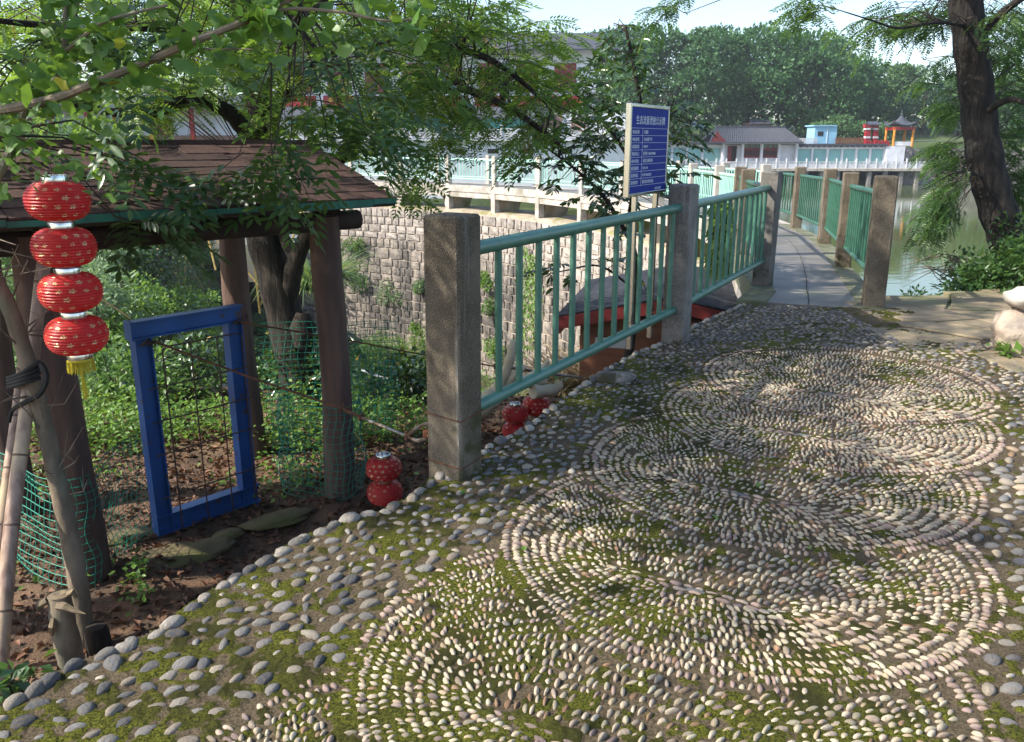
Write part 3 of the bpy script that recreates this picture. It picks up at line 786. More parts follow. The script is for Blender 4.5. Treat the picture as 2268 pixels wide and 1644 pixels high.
# ------------------------------------------------------------------ flagstones by the bridge
fs = thing('flagstone_path', 'irregular sandstone flags laid beside the pebble terrace', 'paving', (4.2, 7, 0)); fs['kind'] = 'structure'; del fs['category']
FP = [(3.08, 6.3), (3.5, 6.05), (4.3, 5.7), (5.6, 5.6), (6.4, 6.4), (6.2, 8.2), (5.2, 8.45), (4.55, 8.12), (3.66, 7.86), (3.62, 7.4)]
pts = []
r5 = random.Random(9)
while len(pts) < 34:
    q = (r5.uniform(3.1, 6.3), r5.uniform(5.6, 8.5))
    if inpoly(q[0], q[1], FP) and all((q[0] - a) ** 2 + (q[1] - b_) ** 2 > .30 ** 2 for a, b_ in pts): pts.append(q)
def clip(poly, nx, ny, c):
    out = []
    for i in range(len(poly)):
        a, b_ = poly[i], poly[(i + 1) % len(poly)]; da = a[0] * nx + a[1] * ny - c; db = b_[0] * nx + b_[1] * ny - c
        if da <= 0: out.append(a)
        if (da < 0) != (db < 0) and da != db: t = da / (da - db); out.append((a[0] + (b_[0] - a[0]) * t, a[1] + (b_[1] - a[1]) * t))
    return out
MB().prism([(x - 4.2, y - 7) for x, y in FP], -.16, -.014).build('bedding', MATS['deck_edge'], fs)
for i, q in enumerate(pts):
    poly = [(q[0] - .45, q[1] - .45), (q[0] + .45, q[1] - .45), (q[0] + .45, q[1] + .45), (q[0] - .45, q[1] + .45)]
    for j, w in enumerate(pts):
        if i == j: continue
        nx, ny = w[0] - q[0], w[1] - q[1]; dl = math.hypot(nx, ny); nx /= dl; ny /= dl
        poly = clip(poly, nx, ny, nx * (q[0] + w[0]) / 2 + ny * (q[1] + w[1]) / 2 - .017)
        if len(poly) < 3: break
    poly = [p for p in poly if True]
    if len(poly) < 3 or not inpoly(q[0], q[1], FP): continue
    poly = [(p[0] + r5.uniform(-.012, .012) - 4.2, p[1] + r5.uniform(-.012, .012) - 7) for p in poly]
    cx = sum(p[0] for p in poly) / len(poly); cy = sum(p[1] for p in poly) / len(poly); z = r5.uniform(.0, .016)
    n = len(poly); V = [(x, y, -.05) for x, y in poly] + [(x, y, z - .008) for x, y in poly] + [(cx + (x - cx) * .95, cy + (y - cy) * .95, z) for x, y in poly]
    Fs = [tuple(range(2 * n, 3 * n))] + [(k * n + i2, k * n + (i2 + 1) % n, (k + 1) * n + (i2 + 1) % n, (k + 1) * n + i2) for k in (0, 1) for i2 in range(n)]
    MB().add(V, Fs).build('flagstone', MATS['flagstone'], fs)
# ------------------------------------------------------------------ materials of the things below the terrace
mat('shelter_post', (.145, .085, .062), (.085, .052, .042), 3, .85, .8, 26, stretch=(3, 3, .35), c3=(.30, .19, .14), s3=1.5, lo3=.55, hi3=.75, bdist=.02)
mat('shingle', (.070, .034, .024), (.036, .019, .015), 5, .85, .4, 30, stretch=(1, 5, 1), rnd=.35)
mat('dark_timber', (.050, .033, .024), (.025, .017, .013), 6, .85, .4, 30)
mat('green_tape', (.02, .17, .115), (.015, .11, .075), 7, .45)
mat('blue_paint', (.022, .095, .30), (.016, .066, .21), 3, .42, .06, 90, c3=(.075, .050, .045), s3=11, lo3=.63, hi3=.70)
mat('dark_wire', (.045, .035, .028), (.10, .05, .03), 20, .7)
mat('rust', (.17, .065, .028), (.07, .030, .018), 14, .85, .4, 60)
mat('cable_steel', (.30, .28, .26), (.13, .075, .045), 9, .5, metal=.6)
mat('net_green', (.012, .18, .12), (.015, .23, .155), 8, .45)
mat('chrome', (.70, .70, .68), None, rough=.18, metal=1.0)
mat('gold_foil', (.62, .45, .16), None, rough=.25, metal=1.0)
mat('tassel', (.58, .50, .035), (.40, .33, .02), 50, .6, stretch=(1, 1, .1))
mat('bamboo', (.36, .25, .185), (.20, .125, .09), 8, .42, .1, 60, stretch=(3, 3, .4), c3=(.44, .34, .20), s3=2)
mat('bamboo_node', (.13, .085, .06), None, rough=.7)
mat('bark_pale', (.23, .18, .125), (.12, .095, .065), 8, .85, .5, 30, stretch=(1, 1, .4), c3=(.14, .15, .10), s3=3)
mat('bark_dark', (.048, .036, .026), (.016, .013, .010), 5, .9, 1.0, 18, stretch=(3, 3, .3), c3=(.07, .07, .035), s3=1.2, lo3=.55, hi3=.75, bdist=.05)
mat('bark_black', (.040, .032, .027), (.014, .012, .011), 5, .92, 1.0, 16, stretch=(3, 3, .35), c3=(.10, .085, .07), s3=2.5, lo3=.62, hi3=.75, bdist=.05)
mat('twig', (.20, .155, .11), (.11, .085, .06), 12, .8)
mat('dark_twig', (.055, .042, .03), (.03, .024, .018), 12, .8)
mat('cut_wood', (.22, .17, .10), (.11, .085, .06), 9, .85, .3, 40)
mat('black_cloth', (.012, .012, .013), (.022, .021, .02), 20, .8)
mat('root_wood', (.60, .52, .38), (.44, .35, .22), 3, .6, c3=(.36, .32, .14), s3=2, lo3=.55, hi3=.7)
mat('stainless', (.56, .57, .55), (.44, .45, .42), 4, .22, metal=1.0, stretch=(1, 1, .1))
mat('sign_blue', (.006, .026, .25), (.005, .022, .21), 2, .6, spec=.15)
mat('print_white', (.62, .66, .74), None, rough=.5)
mat('hut_tile', (.034, .038, .047), (.020, .022, .028), 6, .85, .3, 30, rnd=.3, spec=.2)
mat('red_trim', (.17, .022, .020), (.12, .016, .015), 5, .5)
mat('plywood', (.25, .105, .055), (.17, .068, .036), 3, .7, .1, 30, stretch=(.4, .4, 3))
mat('white_board', (.55, .56, .57), None, rough=.6)
mat('white_pipe', (.62, .64, .66), None, rough=.5)
MATS['pipe_yellow'] = mat('straw', (.46, .33, .09), (.30, .20, .06), 20, .7)
for o in TIE: o.data.materials.clear(); o.data.materials.append(MATS['rust'])
def lantern_mat():
    """red ribbed paper with small gold blossoms and blessing marks printed on it"""
    t = NT('lantern_red'); uv = t.coord('UV'); v = t.mapv(uv, (15, 6, 1))
    sep = t.n('ShaderNodeSeparateXYZ'); t.l(v, sep.inputs[0])
    row = t.math('FLOOR', sep.outputs[1]); ux = t.math('ADD', sep.outputs[0], t.math('MULTIPLY', row, .43))
    cellx = t.math('FLOOR', ux)
    comb = t.n('ShaderNodeCombineXYZ'); t.l(cellx, comb.inputs[0]); t.l(row, comb.inputs[1])
    wn = t.n('ShaderNodeTexWhiteNoise', noise_dimensions='2D'); t.l(comb.outputs[0], wn.inputs['Vector'])
    wc = t.n('ShaderNodeSeparateColor'); t.l(wn.outputs['Color'], wc.inputs[0])
    x = t.math('SUBTRACT', t.math('FRACT', ux), t.math('MULTIPLY_ADD', wc.outputs[0], .2, .4))
    y = t.math('SUBTRACT', t.math('FRACT', sep.outputs[1]), t.math('MULTIPLY_ADD', wc.outputs[1], .2, .4))
    r = t.math('SQRT', t.math('ADD', t.math('MULTIPLY', x, x), t.math('MULTIPLY', y, y)))
    th = t.math('ARCTAN2', y, x)
    petal = t.math('MULTIPLY_ADD', t.math('COSINE', t.math('MULTIPLY', th, 5)), .07, t.math('MULTIPLY_ADD', wc.outputs[2], .16, .10))
    flower = t.math('LESS_THAN', r, petal)
    ring = t.math('GREATER_THAN', r, .05)
    ch = t.math('GREATER_THAN', t.noise(t.mapv(uv, (170, 90, 1)), 1.0, 1), .47)
    mark = t.math('MULTIPLY', t.math('MULTIPLY', flower, ring), ch)
    mark = t.math('MULTIPLY', mark, t.math('GREATER_THAN', wc.outputs[0], .22))
    pale = t.ramp(t.n('ShaderNodeLayerWeight').outputs[1], .0, 1.0)
    red = t.mix(t.ramp(t.noise(uv, 9, 3), .3, .7), (.62, .045, .040), (.50, .028, .028))
    a = t.bsdf(red, .38, 0, None, .5)
    tr = t.n('ShaderNodeBsdfTranslucent'); tr.inputs[0].default_value = (.75, .03, .02, 1)
    mx = t.n('ShaderNodeMixShader'); mx.inputs[0].default_value = .45; t.l(a.outputs[0], mx.inputs[1]); t.l(tr.outputs[0], mx.inputs[2])
    g = t.bsdf((.66, .50, .26), .35, .8)
    m2 = t.n('ShaderNodeMixShader'); t.l(mark, m2.inputs[0]); t.l(mx.outputs[0], m2.inputs[1]); t.l(g.outputs[0], m2.inputs[2])
    MATS['lantern_red'] = t.done(m2)
lantern_mat()
mat('mossy_slab', (.13, .105, .05), (.075, .062, .03), 4, .9, .4, 30, c3=(.085, .09, .022), s3=3)
def lantern_mesh(rad=.150, half=.094, collar=.058, ribs=17, n=40):
    V = []; Fs = []; UV = []; m = ribs * 4 + 1
    for i in range(m):
        t = i / (m - 1); a = -math.pi / 2 + math.pi * t; a = a * .86
        z = half * math.sin(a) / math.sin(math.pi / 2 * .86); rr_ = collar + (rad - collar) * (max(0, (math.cos(a) - math.cos(math.pi / 2 * .86)) / (1 - math.cos(math.pi / 2 * .86)))) ** .72
        rr_ *= 1 - .050 * abs(math.cos(math.pi * ribs * t)) ** 1.6
        for j in range(n):
            th = 2 * math.pi * j / n; k = rr_ * (1 + .006 * math.sin(5 * th + i * .02))
            V.append((k * math.cos(th), k * math.sin(th), z)); UV.append((j / n, t))
    for i in range(m - 1):
        for j in range(n): Fs.append((i * n + j, i * n + (j + 1) % n, (i + 1) * n + (j + 1) % n, (i + 1) * n + j))
    me = npmesh('lantern_body', np.array(V), Fs, MATS['lantern_red'], True)
    ul = me.uv_layers.new(name='uv')
    for p in me.polygons:
        us = [UV[me.loops[li].vertex_index][0] for li in p.loop_indices]; wrap = max(us) - min(us) > .5
        for li, u in zip(p.loop_indices, us): ul.data[li].uv = (u + 1 if (wrap and u < .5) else u, UV[me.loops[li].vertex_index][1])
    return me
LAN = lantern_mesh()
def collar(z, t, r=.060, h=.034, m='chrome', inner=True):
    b = MB(); b.lathe([(r - .006, z + h), (r, z + h), (r + .002, z + h - .004), (r, z), (r - .004, z)], 28)
    if inner: b.lathe([(r - .006, z + h), (r - .007, z), (.0, z + .002)], 28)
    return b.build('collar', MATS[m], t, True)
def lantern_string(loc, n, label, tassel=False, handle=True, s=1.0, top_gold=False, pitch=.222, tilt=(0, 0), lean=0.0):
    t = thing('lantern_string' if n > 1 else 'lantern', label, 'lantern', loc); t.scale = (s, s, s); t.rotation_euler = (tilt[0], tilt[1], random.uniform(0, 6))
    z = 0
    for i in range(n):
        b = obj('lantern_body', LAN, t, (lean * i, 0, z), (0, 0, random.uniform(0, 6)))
        collar(z + .088, t)
        if i == n - 1: collar(z - .088 - .034, t, m='chrome', inner=False)
        z -= pitch
    if handle:
        MB().tube([(.052, 0, .115), (.05, 0, .16), (.03, 0, .19), (0, 0, .20), (-.03, 0, .19), (-.05, 0, .16), (-.052, 0, .115)], .0022, 5).build('wire_handle', MATS['dark_wire'], t)
    if tassel:
        z0 = z + pitch - .120; b = MB(); rn = random.Random(2)
        b.lathe([(.060, z0), (.061, z0 - .012)], 30)
        for j in range(120):
            a = 2 * math.pi * j / 120; r1 = .060 + rn.uniform(-.003, .004); l = rn.uniform(.058, .076)
            b.tube([(r1 * math.cos(a), r1 * math.sin(a), z0 - .010), ((r1 + .004) * math.cos(a + .02), (r1 + .004) * math.sin(a + .02), z0 - l)], .0017, 3)
        b.build('fringe', MATS['tassel'], t)
        b = MB(); b.lathe([(.001, z0 - .05), (.006, z0 - .07), (.009, z0 - .085), (.007, z0 - .098), (.008, z0 - .108)], 10)
        for j in range(26):
            a = rn.uniform(0, 6.28); b.tube([(.006 * math.cos(a), .006 * math.sin(a), z0 - .10), (.011 * math.cos(a), .011 * math.sin(a), z0 - .15), (.013 * math.cos(a) - .006, .013 * math.sin(a), z0 - rn.uniform(.20, .228))], .0018, 3)
        b.tube([(0, 0, z0 - .01), (0, 0, z0 - .06)], .0015, 4)
        b.build('tassel', MATS['tassel'], t)
    return t
LP = aty(128, 445, 4.12)
lantern_string(LP, 4, 'string of four red paper lanterns with a yellow tassel beside the bamboo poles', True, True)
ls2 = aty(850, 1037, 5.85)
lantern_string(ls2, 2, 'pair of red lanterns standing in front of the shelter post', False, True, s=.91, pitch=.214)
ls3 = aty(1141, 916, 7.5); lantern_string(ls3, 2, 'dark red lantern with plum blossoms under the green railing', False, True, .84, pitch=.2)
ls4 = aty(1188, 898, 7.7); lantern_string(ls4, 1, 'faded red lantern leaning on the terrace edge under the railing', False, True, .92, tilt=(.08, .05))
# small plinth stones the lower lantern strings rest on
# ------------------------------------------------------------------ shelter with the shingled roof
GZ = -1.2
B1 = onz(755, 1105, GZ); B2 = onz(192, 1288, GZ); B3 = onz(546, 1003, GZ - .03)
sx = (B1 - B2); sx.z = 0; SLEN = sx.length; SX = sx.normalized(); SY = Vector((-SX.y, SX.x, 0))       # along the eaves, and to the back
dep = (B3 - B1).dot(SY)
shelter = thing('shelter', 'open shelter with a brown shingle roof on bark covered posts', 'shelter', B2)
sa = math.atan2(SX.y, SX.x); shelter.rotation_euler = (0, 0, sa)
def rustic(h, r, seed):
    rn = random.Random(seed); b = MB(); n = 22; m = 26; V = []; Fs = []
    for i in range(m):
        t = i / (m - 1); rr_ = r * (1.06 - .12 * t) * (1 + .03 * math.sin(t * 9 + seed)); cx, cy = .02 * math.sin(t * 5 + seed), .02 * math.cos(t * 4 + seed)
        for j in range(n):
            a = 2 * math.pi * j / n; k = rr_ * (1 + .035 * math.sin(7 * a + 2.2 * math.sin(t * 6 + seed)) + rn.uniform(-.012, .012)); V.append((cx + k * math.cos(a), cy + k * math.sin(a), h * t - .12))
    for i in range(m - 1):
        for j in range(n): Fs.append((i * n + j, i * n + (j + 1) % n, (i + 1) * n + (j + 1) % n, (i + 1) * n + j))
    return b.add(V, Fs + [tuple((m - 1) * n + j for j in range(n))])
PH = 2.32
for k, (x, y, r) in enumerate(((SLEN, 0, .112), (0, 0, .125), (SLEN, dep, .112), (0, dep, .115))):
    rustic(PH, r, k).build('post', MATS['shelter_post'], shelter, True, (x, y, 0))
EZ, RZ = 1.12 - B2.z, 1.50 - B2.z
x0, x1 = -1.9, SLEN + .34; yf, yb = -.40, dep + .40; ym = dep / 2; xr = SLEN + .30
for y in (0, dep): MB().tube([(x0 + .1, y, PH - .16), (xr - .02, y, PH - .16)], .07, 12).build('eave_beam', MATS['dark_timber'], shelter, True)
for x in (0, SLEN): MB().tube([(x, -.15, PH - .05), (x, dep + .15, PH - .05)], .05, 10).build('cross_beam', MATS['dark_timber'], shelter, True)
MB().add([(x0, yf, EZ - .02), (x1, yf, EZ - .02), (x1, ym, RZ - .02), (x0, ym, RZ - .02), (x0, yb, EZ - .02), (x1, yb, EZ - .02),
          (x0, yf, EZ - .045), (x1, yf, EZ - .045), (x1, ym, RZ - .045), (x0, ym, RZ - .045), (x0, yb, EZ - .045), (x1, yb, EZ - .045)],
         [(0, 1, 2, 3), (3, 2, 5, 4), (7, 6, 9, 8), (8, 9, 10, 11), (1, 0, 6, 7), (4, 5, 11, 10), (0, 3, 9, 6), (3, 4, 10, 9), (2, 1, 7, 8), (5, 2, 8, 11)]).build('roof_boards', MATS['dark_timber'], shelter)
sl = Vector((0, ym - yf, RZ - EZ)); SLs = sl.length; pitch = math.atan2(sl.z, sl.y)
rows = 9; rh = SLs / rows
SHM = [MB().box((0, 0, 0), (1, rh * 1.28, .017), bev=.003).mesh('shingle', MATS['shingle']) for _ in range(1)]
for r_ in range(rows):
    x = x0 + random.uniform(0, .2); f = (r_ + .5) / rows
    while x < x1 - .03:
        w = min(random.uniform(.20, .36), x1 - x); p = Vector((0, yf, EZ)) + sl * f
        o = obj('shingle', SHM[0], shelter, (x + w / 2, p.y, p.z + .014 + random.uniform(-.003, .004)), (pitch - .035 + random.uniform(-.012, .012), random.uniform(-.012, .012), 0), (w - .005, 1, 1)); x += w
slb = Vector((0, ym - yb, RZ - EZ)); pb = math.atan2(-slb.z, -slb.y)
bk = MB()
for r_ in range(rows):
    f = (r_ + .5) / rows; p = Vector((0, yb, EZ)) + slb * f
    bk.box(((x0 + x1) / 2, p.y, p.z + .014), (x1 - x0, rh * 1.28, .017), rot=Matrix.Rotation(-(pitch - .035), 3, 'X'))
bk.build('back_roof_course', MATS['shingle'], shelter)
MB().box(((x0 + x1) / 2, ym, RZ + .012), (x1 - x0, .16, .03)).build('ridge_cap', MATS['shingle'], shelter)
g = MB(); k = 0; x = x0
while x < x1: w = min(.28, x1 - x); g.box((x + w / 2, yf - .012, EZ - .012 + .006 * math.sin(x * 7)), (w - .004, .018, .042 + .01 * math.sin(x * 5))); x += w
g.build('green_eave_tape', MATS['green_tape'], shelter)
# ------------------------------------------------------------------ blue gate frame with its wire panel
G1, G2 = onz(346, 1190, GZ), onz(566, 1112, GZ)
gx = (G2 - G1); gx.z = 0; gw = gx.length; ga = math.atan2(gx.y, gx.x); GH = 1.56
gate = thing('gate_frame', 'blue steel gate frame with a rusty wire mesh panel', 'gate', G1); gate.rotation_euler = (0, 0, ga)
def ibeam(b, a, e, wd, fl, t=.009):
    """web and two flanges between two points in the gate's plane"""
    a, e = Vector(a), Vector(e); d = (e - a); L_ = d.length; d.normalize(); c = (a + e) / 2
    up = Vector((0, 0, 1)) if abs(d.z) < .5 else Vector((1, 0, 0))
    m = Matrix((d, Vector((0, 1, 0)), d.cross(Vector((0, 1, 0))))).transposed()
    b.box(c, (L_, t, wd), rot=m)
    for s in (-1, 1): b.box(c + m @ Vector((0, 0, s * (wd / 2 - t / 2))), (L_ + .002 * s, fl, t + .001), rot=m)
b = MB(); ibeam(b, (.06, 0, -.10), (.06, 0, GH - .115), .115, .085); b.build('upright', MATS['blue_paint'], gate)
b = MB(); ibeam(b, (gw - .06, 0, -.10), (gw - .06, 0, GH - .115), .115, .085); b.build('upright', MATS['blue_paint'], gate)
b = MB(); ibeam(b, (-.012, 0, GH - .055), (gw + .012, 0, GH - .055), .12, .092); b.box((-.014, 0, GH - .055), (.012, .1, .13)); b.build('top_beam', MATS['blue_paint'], gate)
b = MB(); ibeam(b, (.0, -.004, .09), (gw + .02, -.004, .09), .14, .095); b.build('sill_beam', MATS['blue_paint'], gate)
pan = MB()
fr = [(.17, GH - .22), (.20, GH - .19), (gw - .06, GH - .19), (gw - .03, GH - .22), (gw - .03, .05)]
pan.tube([(x, -.062, z) for x, z in ([(.17, .02)] + fr)], .0055, 6)
pan.build('panel_frame', MATS['dark_wire'], gate, True)
for i in range(1, 3): MB().tube([(.17 + (gw - .20) * i / 3, -.068, .02), (.17 + (gw - .20) * i / 3, -.068, GH - .19)], .0052, 6).build('mesh_bar', MATS['dark_wire'], gate, True)
for z in (.30, .62, .86, 1.10): MB().tube([(.04, -.074, z), (gw + .05 * (z < 1), -.074, z + .012)], .005, 6).build('mesh_bar', MATS['dark_wire'], gate, True)
b = MB()
for q in range(5): b.tube([(.02 + .03 * q, -.06 + .02 * (q % 2), GH - .16), (.05 + .025 * q, -.075, GH - .13), (.09 + .02 * q, -.055, GH - .17)], .006, 5)
b.build('wire_knot', MATS['dark_wire'], gate)
b = MB()
for q in range(4): b.tube([(gw - .10 + .03 * q, -.06, GH - .12), (gw - .07 + .03 * q, -.07, GH - .09 + .01 * q), (gw - .04 + .025 * q, -.055, GH - .13)], .006, 5)
b.build('wire_knot', MATS['dark_wire'], gate)
# ------------------------------------------------------------------ cables
def gl(x, y, z):
    c, s = math.cos(ga), math.sin(ga); return Vector((G1.x + c * x - s * y, G1.y + s * x + c * y, G1.z + z))
c1a = gl(.12, -.075, GH - .14); c1m = aty(758, 905, 5.2); c1n = aty(800, 925, 4.98); c1e = aty(905, 968, 4.35)
ct = thing('cable', 'rusty steel cable from the blue gate to the end post with clamps', 'cable', c1a)
loc = lambda P: [Vector(p) - ct.location for p in P]
MB().tube(loc([c1a, c1a.lerp(c1m, .5) + Vector((0, 0, -.012)), c1m]), .0075, 6).build('strand', MATS['rust'], ct, True)
MB().tube(loc([c1m, c1n]), [.012, .009], 6).build('turnbuckle', MATS['rust'], ct, True)
MB().tube(loc([c1n, c1n.lerp(c1e, .5), c1e]), .009, 6).build('strand', MATS['cable_steel'], ct, True)
for q, w in ((c1m, .022), (c1m.lerp(c1n, .3), .02), (c1n, .024), (c1e, .026)):
    b = MB(); b.box(q - ct.location, (w * 1.6, w, w * 1.5), rz=.6, bev=.004); b.tube([q - ct.location + Vector((0, 0, -.01)), q - ct.location + Vector((.012, -.01, .038))], .006, 6); b.build('clamp', MATS['rust'], ct)
pa = PA + Vector((-.10, .0, .22))
for k, dz in enumerate((.03, -.035)):
    lp = bez([c1e, c1e.lerp(pa, .35) + Vector((0, 0, dz)), c1e.lerp(pa, .75) + Vector((0, 0, dz * 1.1)), pa + Vector((0, .02 * k, dz * .6))], 6)
    MB().tube(loc(lp), .010, 6).build('loop', MATS['cable_steel'], ct, True)
b = MB(); b.box(pa.lerp(c1e, .18) - ct.location + Vector((0, 0, -.02)), (.05, .03, .045), bev=.006); b.build('clamp', MATS['rust'], ct)
c2 = [gl(gw - .04, -.07, GH - .11), aty(760, 752, 6.6), aty(960, 790, 7.3), aty(1100, 812, 7.8)]
ct2 = thing('cable', 'thin rusty cable stretched past the shelter post towards the carved root', 'cable', c2[0])
MB().tube([p - ct2.location for p in bez(c2, 5)], .007, 6).build('strand', MATS['rust'], ct2, True)
q = c2[-1] - ct2.location
MB().tube([q, aty(1155, 818, 8.0) - ct2.location, aty(1215, 828, 8.2) - ct2.location, aty(1290, 836, 8.4) - ct2.location], [.012, .018, .016, .011], 6).build('turnbuckle', MATS['cable_steel'], ct2, True)
b = MB(); b.box(q, (.06, .05, .06), bev=.01); b.build('clamp', MATS['rust'], ct2)
c3 = [aty(215, 655, 6.2), gl(.02, .02, GH + .02)]
o = MB().tube([(0, 0, 0)] + [p - c3[0] for p in bez(c3, 4)][1:], .007, 5).build('rope', MATS['straw'], None, True, c3[0]); tag(o, 'frayed yellow rope stretched from the shelter to the blue gate', 'rope')
# ------------------------------------------------------------------ green netting
def net(path, h, label, cell=.05, z0=.0, sag=.02, top=None):
    P = bez(path, 8); L_ = [0]
    for a, c in zip(P, P[1:]): L_.append(L_[-1] + (c - a).length)
    n = int(L_[-1] / cell); Q = []
    for i in range(n + 1):
        s = L_[-1] * i / n; k = next((j for j in range(1, len(L_)) if L_[j] >= s - 1e-6), len(L_) - 1)
        t = (s - L_[k - 1]) / max(1e-6, L_[k] - L_[k - 1]); Q.append(P[k - 1].lerp(P[k], t))
    m = int(h / cell); b = MB()
    def w(i, j):
        q = Q[i]; zz = z0 + cell * j; bow = .014 * math.sin(j * .9 + i * .13) + .010 * math.sin(i * .45 + j * .3)
        return Vector((q.x + bow, q.y + bow * .6, q.z + zz - sag * math.sin(i * .21) * j / m))
    for j in range(m + 1): b.tube([w(i, j) for i in range(len(Q))], .0028, 3, False)
    for i in range(len(Q)): b.tube([w(i, j) for j in range(m + 1)], .0025, 3, False)
    c0 = Q[0].copy(); b.v = [Vector(v) - c0 for v in b.v]
    o = b.build('netting', MATS['net_green'], None, False, c0); return tag(o, label, 'netting')
fp = Vector((-.10, -.10, 0))
net([B2 + Vector((-1.4, .9, 0)), B2 + Vector((-.6, .25, 0)), B2 + Vector((-.1, -.12, 0)), B2 + Vector((.13, -.08, 0)), B2.lerp(G1, .5), G1 + Vector((-.03, .05, 0))], .80, 'green plastic netting wrapped round the shelter post by the young tree', .055)
net([G2 + Vector((.06, .35, 0)), G2 + Vector((.22, .5, 0)), B1 + Vector((-.5, .15, 0)), B1 + Vector((-.13, -.06, 0)), B1 + Vector((.06, -.13, 0)), B1 + Vector((.15, .05, 0)), B1 + Vector((.14, .3, 0))], .80, 'green plastic netting wrapped round the shelter post by the lanterns', .055)
net([G1 + Vector((.25, 1.9, 0)), G1 + Vector((.6, 2.1, 0)), G1 + Vector((1.1, 2.0, 0)), G1 + Vector((1.5, 1.9, 0)), B3 + Vector((.75, .15, 0)), B3 + Vector((.95, -.3, 0))], 1.05, 'green plastic netting sagging behind the gate round the leaning tree', .06, .12)
# ------------------------------------------------------------------ bamboo poles, strap, stump, young tree trunk base
def bamboo(path, r, label):
    t = thing('bamboo_pole', label, 'pole', path[0]); P = [Vector(p) - t.location for p in bez(path, 10)]
    b = MB(); b.tube(P, taper(r, r * .82, len(P)), 12); b.build('culm', MATS['bamboo'], t, True)
    L_ = (P[-1] - P[0]).length; k = .18
    while k < L_ - .1:
        i = min(len(P) - 2, int(k / L_ * (len(P) - 1))); f = k / L_ * (len(P) - 1) - i; q = P[i].lerp(P[i + 1], f); d = (P[i + 1] - P[i]).normalized(); rr_ = r * (1 - .18 * k / L_)
        MB().tube([q - d * .006, q - d * .002, q + d * .002, q + d * .006], [rr_ * 1.0, rr_ * 1.09, rr_ * 1.09, rr_ * 1.0], 12).build('node', MATS['bamboo_node'], t, True); k += random.uniform(.24, .34)
    return t
bamboo([aty(-10, 1610, 3.5), aty(22, 1200, 3.95), aty(62, 880, 4.3), aty(92, 620, 4.5), aty(114, 470, 4.62)], .040, 'bamboo pole leaning behind the lantern string')
bamboo([aty(-36, 1650, 3.7), aty(2, 1200, 4.05), aty(40, 900, 4.4), aty(52, 800, 4.45)], .034, 'shorter bamboo pole strapped beside the lantern pole')
st = thing('strap', 'black cloth strap knotted round the bamboo and the young trunk', 'strap', aty(60, 830, 4.27)); so = st.location
b = MB()
for k in range(4): 
    P = bez([aty(18, 838 + 7 * k, 4.34), aty(50, 826 + 8 * k, 4.18), aty(90, 800 + 12 * k, 4.22)], 6); b.tube([p - so for p in P], [.012] * len(P), 6)
b.build('wrap', MATS['black_cloth'], st)
b = MB(); P = bez([aty(90, 806, 4.20), aty(103, 835, 4.17), aty(88, 872, 4.17), aty(52, 893, 4.22), aty(28, 908, 4.27), aty(20, 935, 4.28)], 6); b.tube([p - so for p in P], taper(.017, .011, len(P)), 5); b.build('loose_end', MATS['black_cloth'], st)
sp_ = onz(158, 1478, GZ)
stump = thing('stump', 'short cut stump with torn bark at the terrace edge', 'stump', sp_)
b = MB(); prof = []
for i in range(9): t = i / 8; prof.append((.062 * (1.12 - .2 * t) * (1 + .06 * math.sin(i * 2.3)), -.06 + .50 * t))
b.lathe(prof, 14); V = b.v; b.v = [(x * (1 + .08 * math.sin(3 * math.atan2(y, x) + z * 9)), y * (1 + .08 * math.sin(3 * math.atan2(y, x) + z * 9)), z) for x, y, z in V]
b.build('trunk', MATS['bark_pale'], stump, True)
MB().lathe([(.0001, .443), (.03, .446), (.058, .438)], 14).build('cut_face', MATS['cut_wood'], stump)
b = MB(); b.tube([(.02, -.05, .40), (.06, -.07, .405), (.12, -.08, .385), (.17, -.085, .375)], [.026, .022, .012, .002], 6); b.tube([(-.02, -.055, .33), (-.015, -.085, .30), (-.03, -.07, .24)], [.012, .018, .008], 6)
b.tube([(-.05, -.03, .42), (-.09, -.04, .40), (-.10, -.035, .36)], [.02, .022, .01], 6); b.tube([(.05, .0, .44), (.075, -.01, .46), (.085, 0, .42)], [.02, .016, .012], 6); b.build('torn_bark', MATS['cut_wood'], stump)
s2 = onz(218, 1425, GZ)
o = MB().lathe([(.07, -.05), (.065, .06), (.055, .11), (.0001, .118)], 10).build('small_stump', MATS['bark_dark'], None, True, s2); tag(o, 'low blackened stump beside the young tree trunk', 'stump')
# ------------------------------------------------------------------ sign on the fence
SA = PA + FD * (.735 * (PB - PA).length) + FN * .085; SB = PA + FD * (.985 * (PB - PA).length) + FN * .085
sign = thing('information_sign', 'blue information sign in a stainless steel frame tied to the railing', 'sign', (SA + SB) / 2)
sgx = (SB - SA).normalized(); sign.rotation_euler = (0, 0, math.atan2(sgx.y, sgx.x)); SW = (SB - SA).length
z0, z1 = 1.15, 1.76
MB().box((0, 0, (z0 + z1) / 2), (SW - .03, .030, z1 - z0 - .03)).build('board', MATS['sign_blue'], sign)
for s in (-1, 1): MB().box((s * (SW / 2 - .012), 0, (z0 + z1) / 2), (.020, .040, z1 - z0), bev=.003).build('frame_side', MATS['stainless'], sign)
for z in (z0 + .013, z1 - .013): MB().box((0, .001, z), (SW - .04, .046, .022), bev=.003).build('frame_rail', MATS['stainless'], sign)
for x in (-SW * .5 + .19, SW * .5 - .16): MB().box((x, .006, (z0 + .06) / 2), (.036, .036, z0 - .06), bev=.003).build('leg', MATS['stainless'], sign)
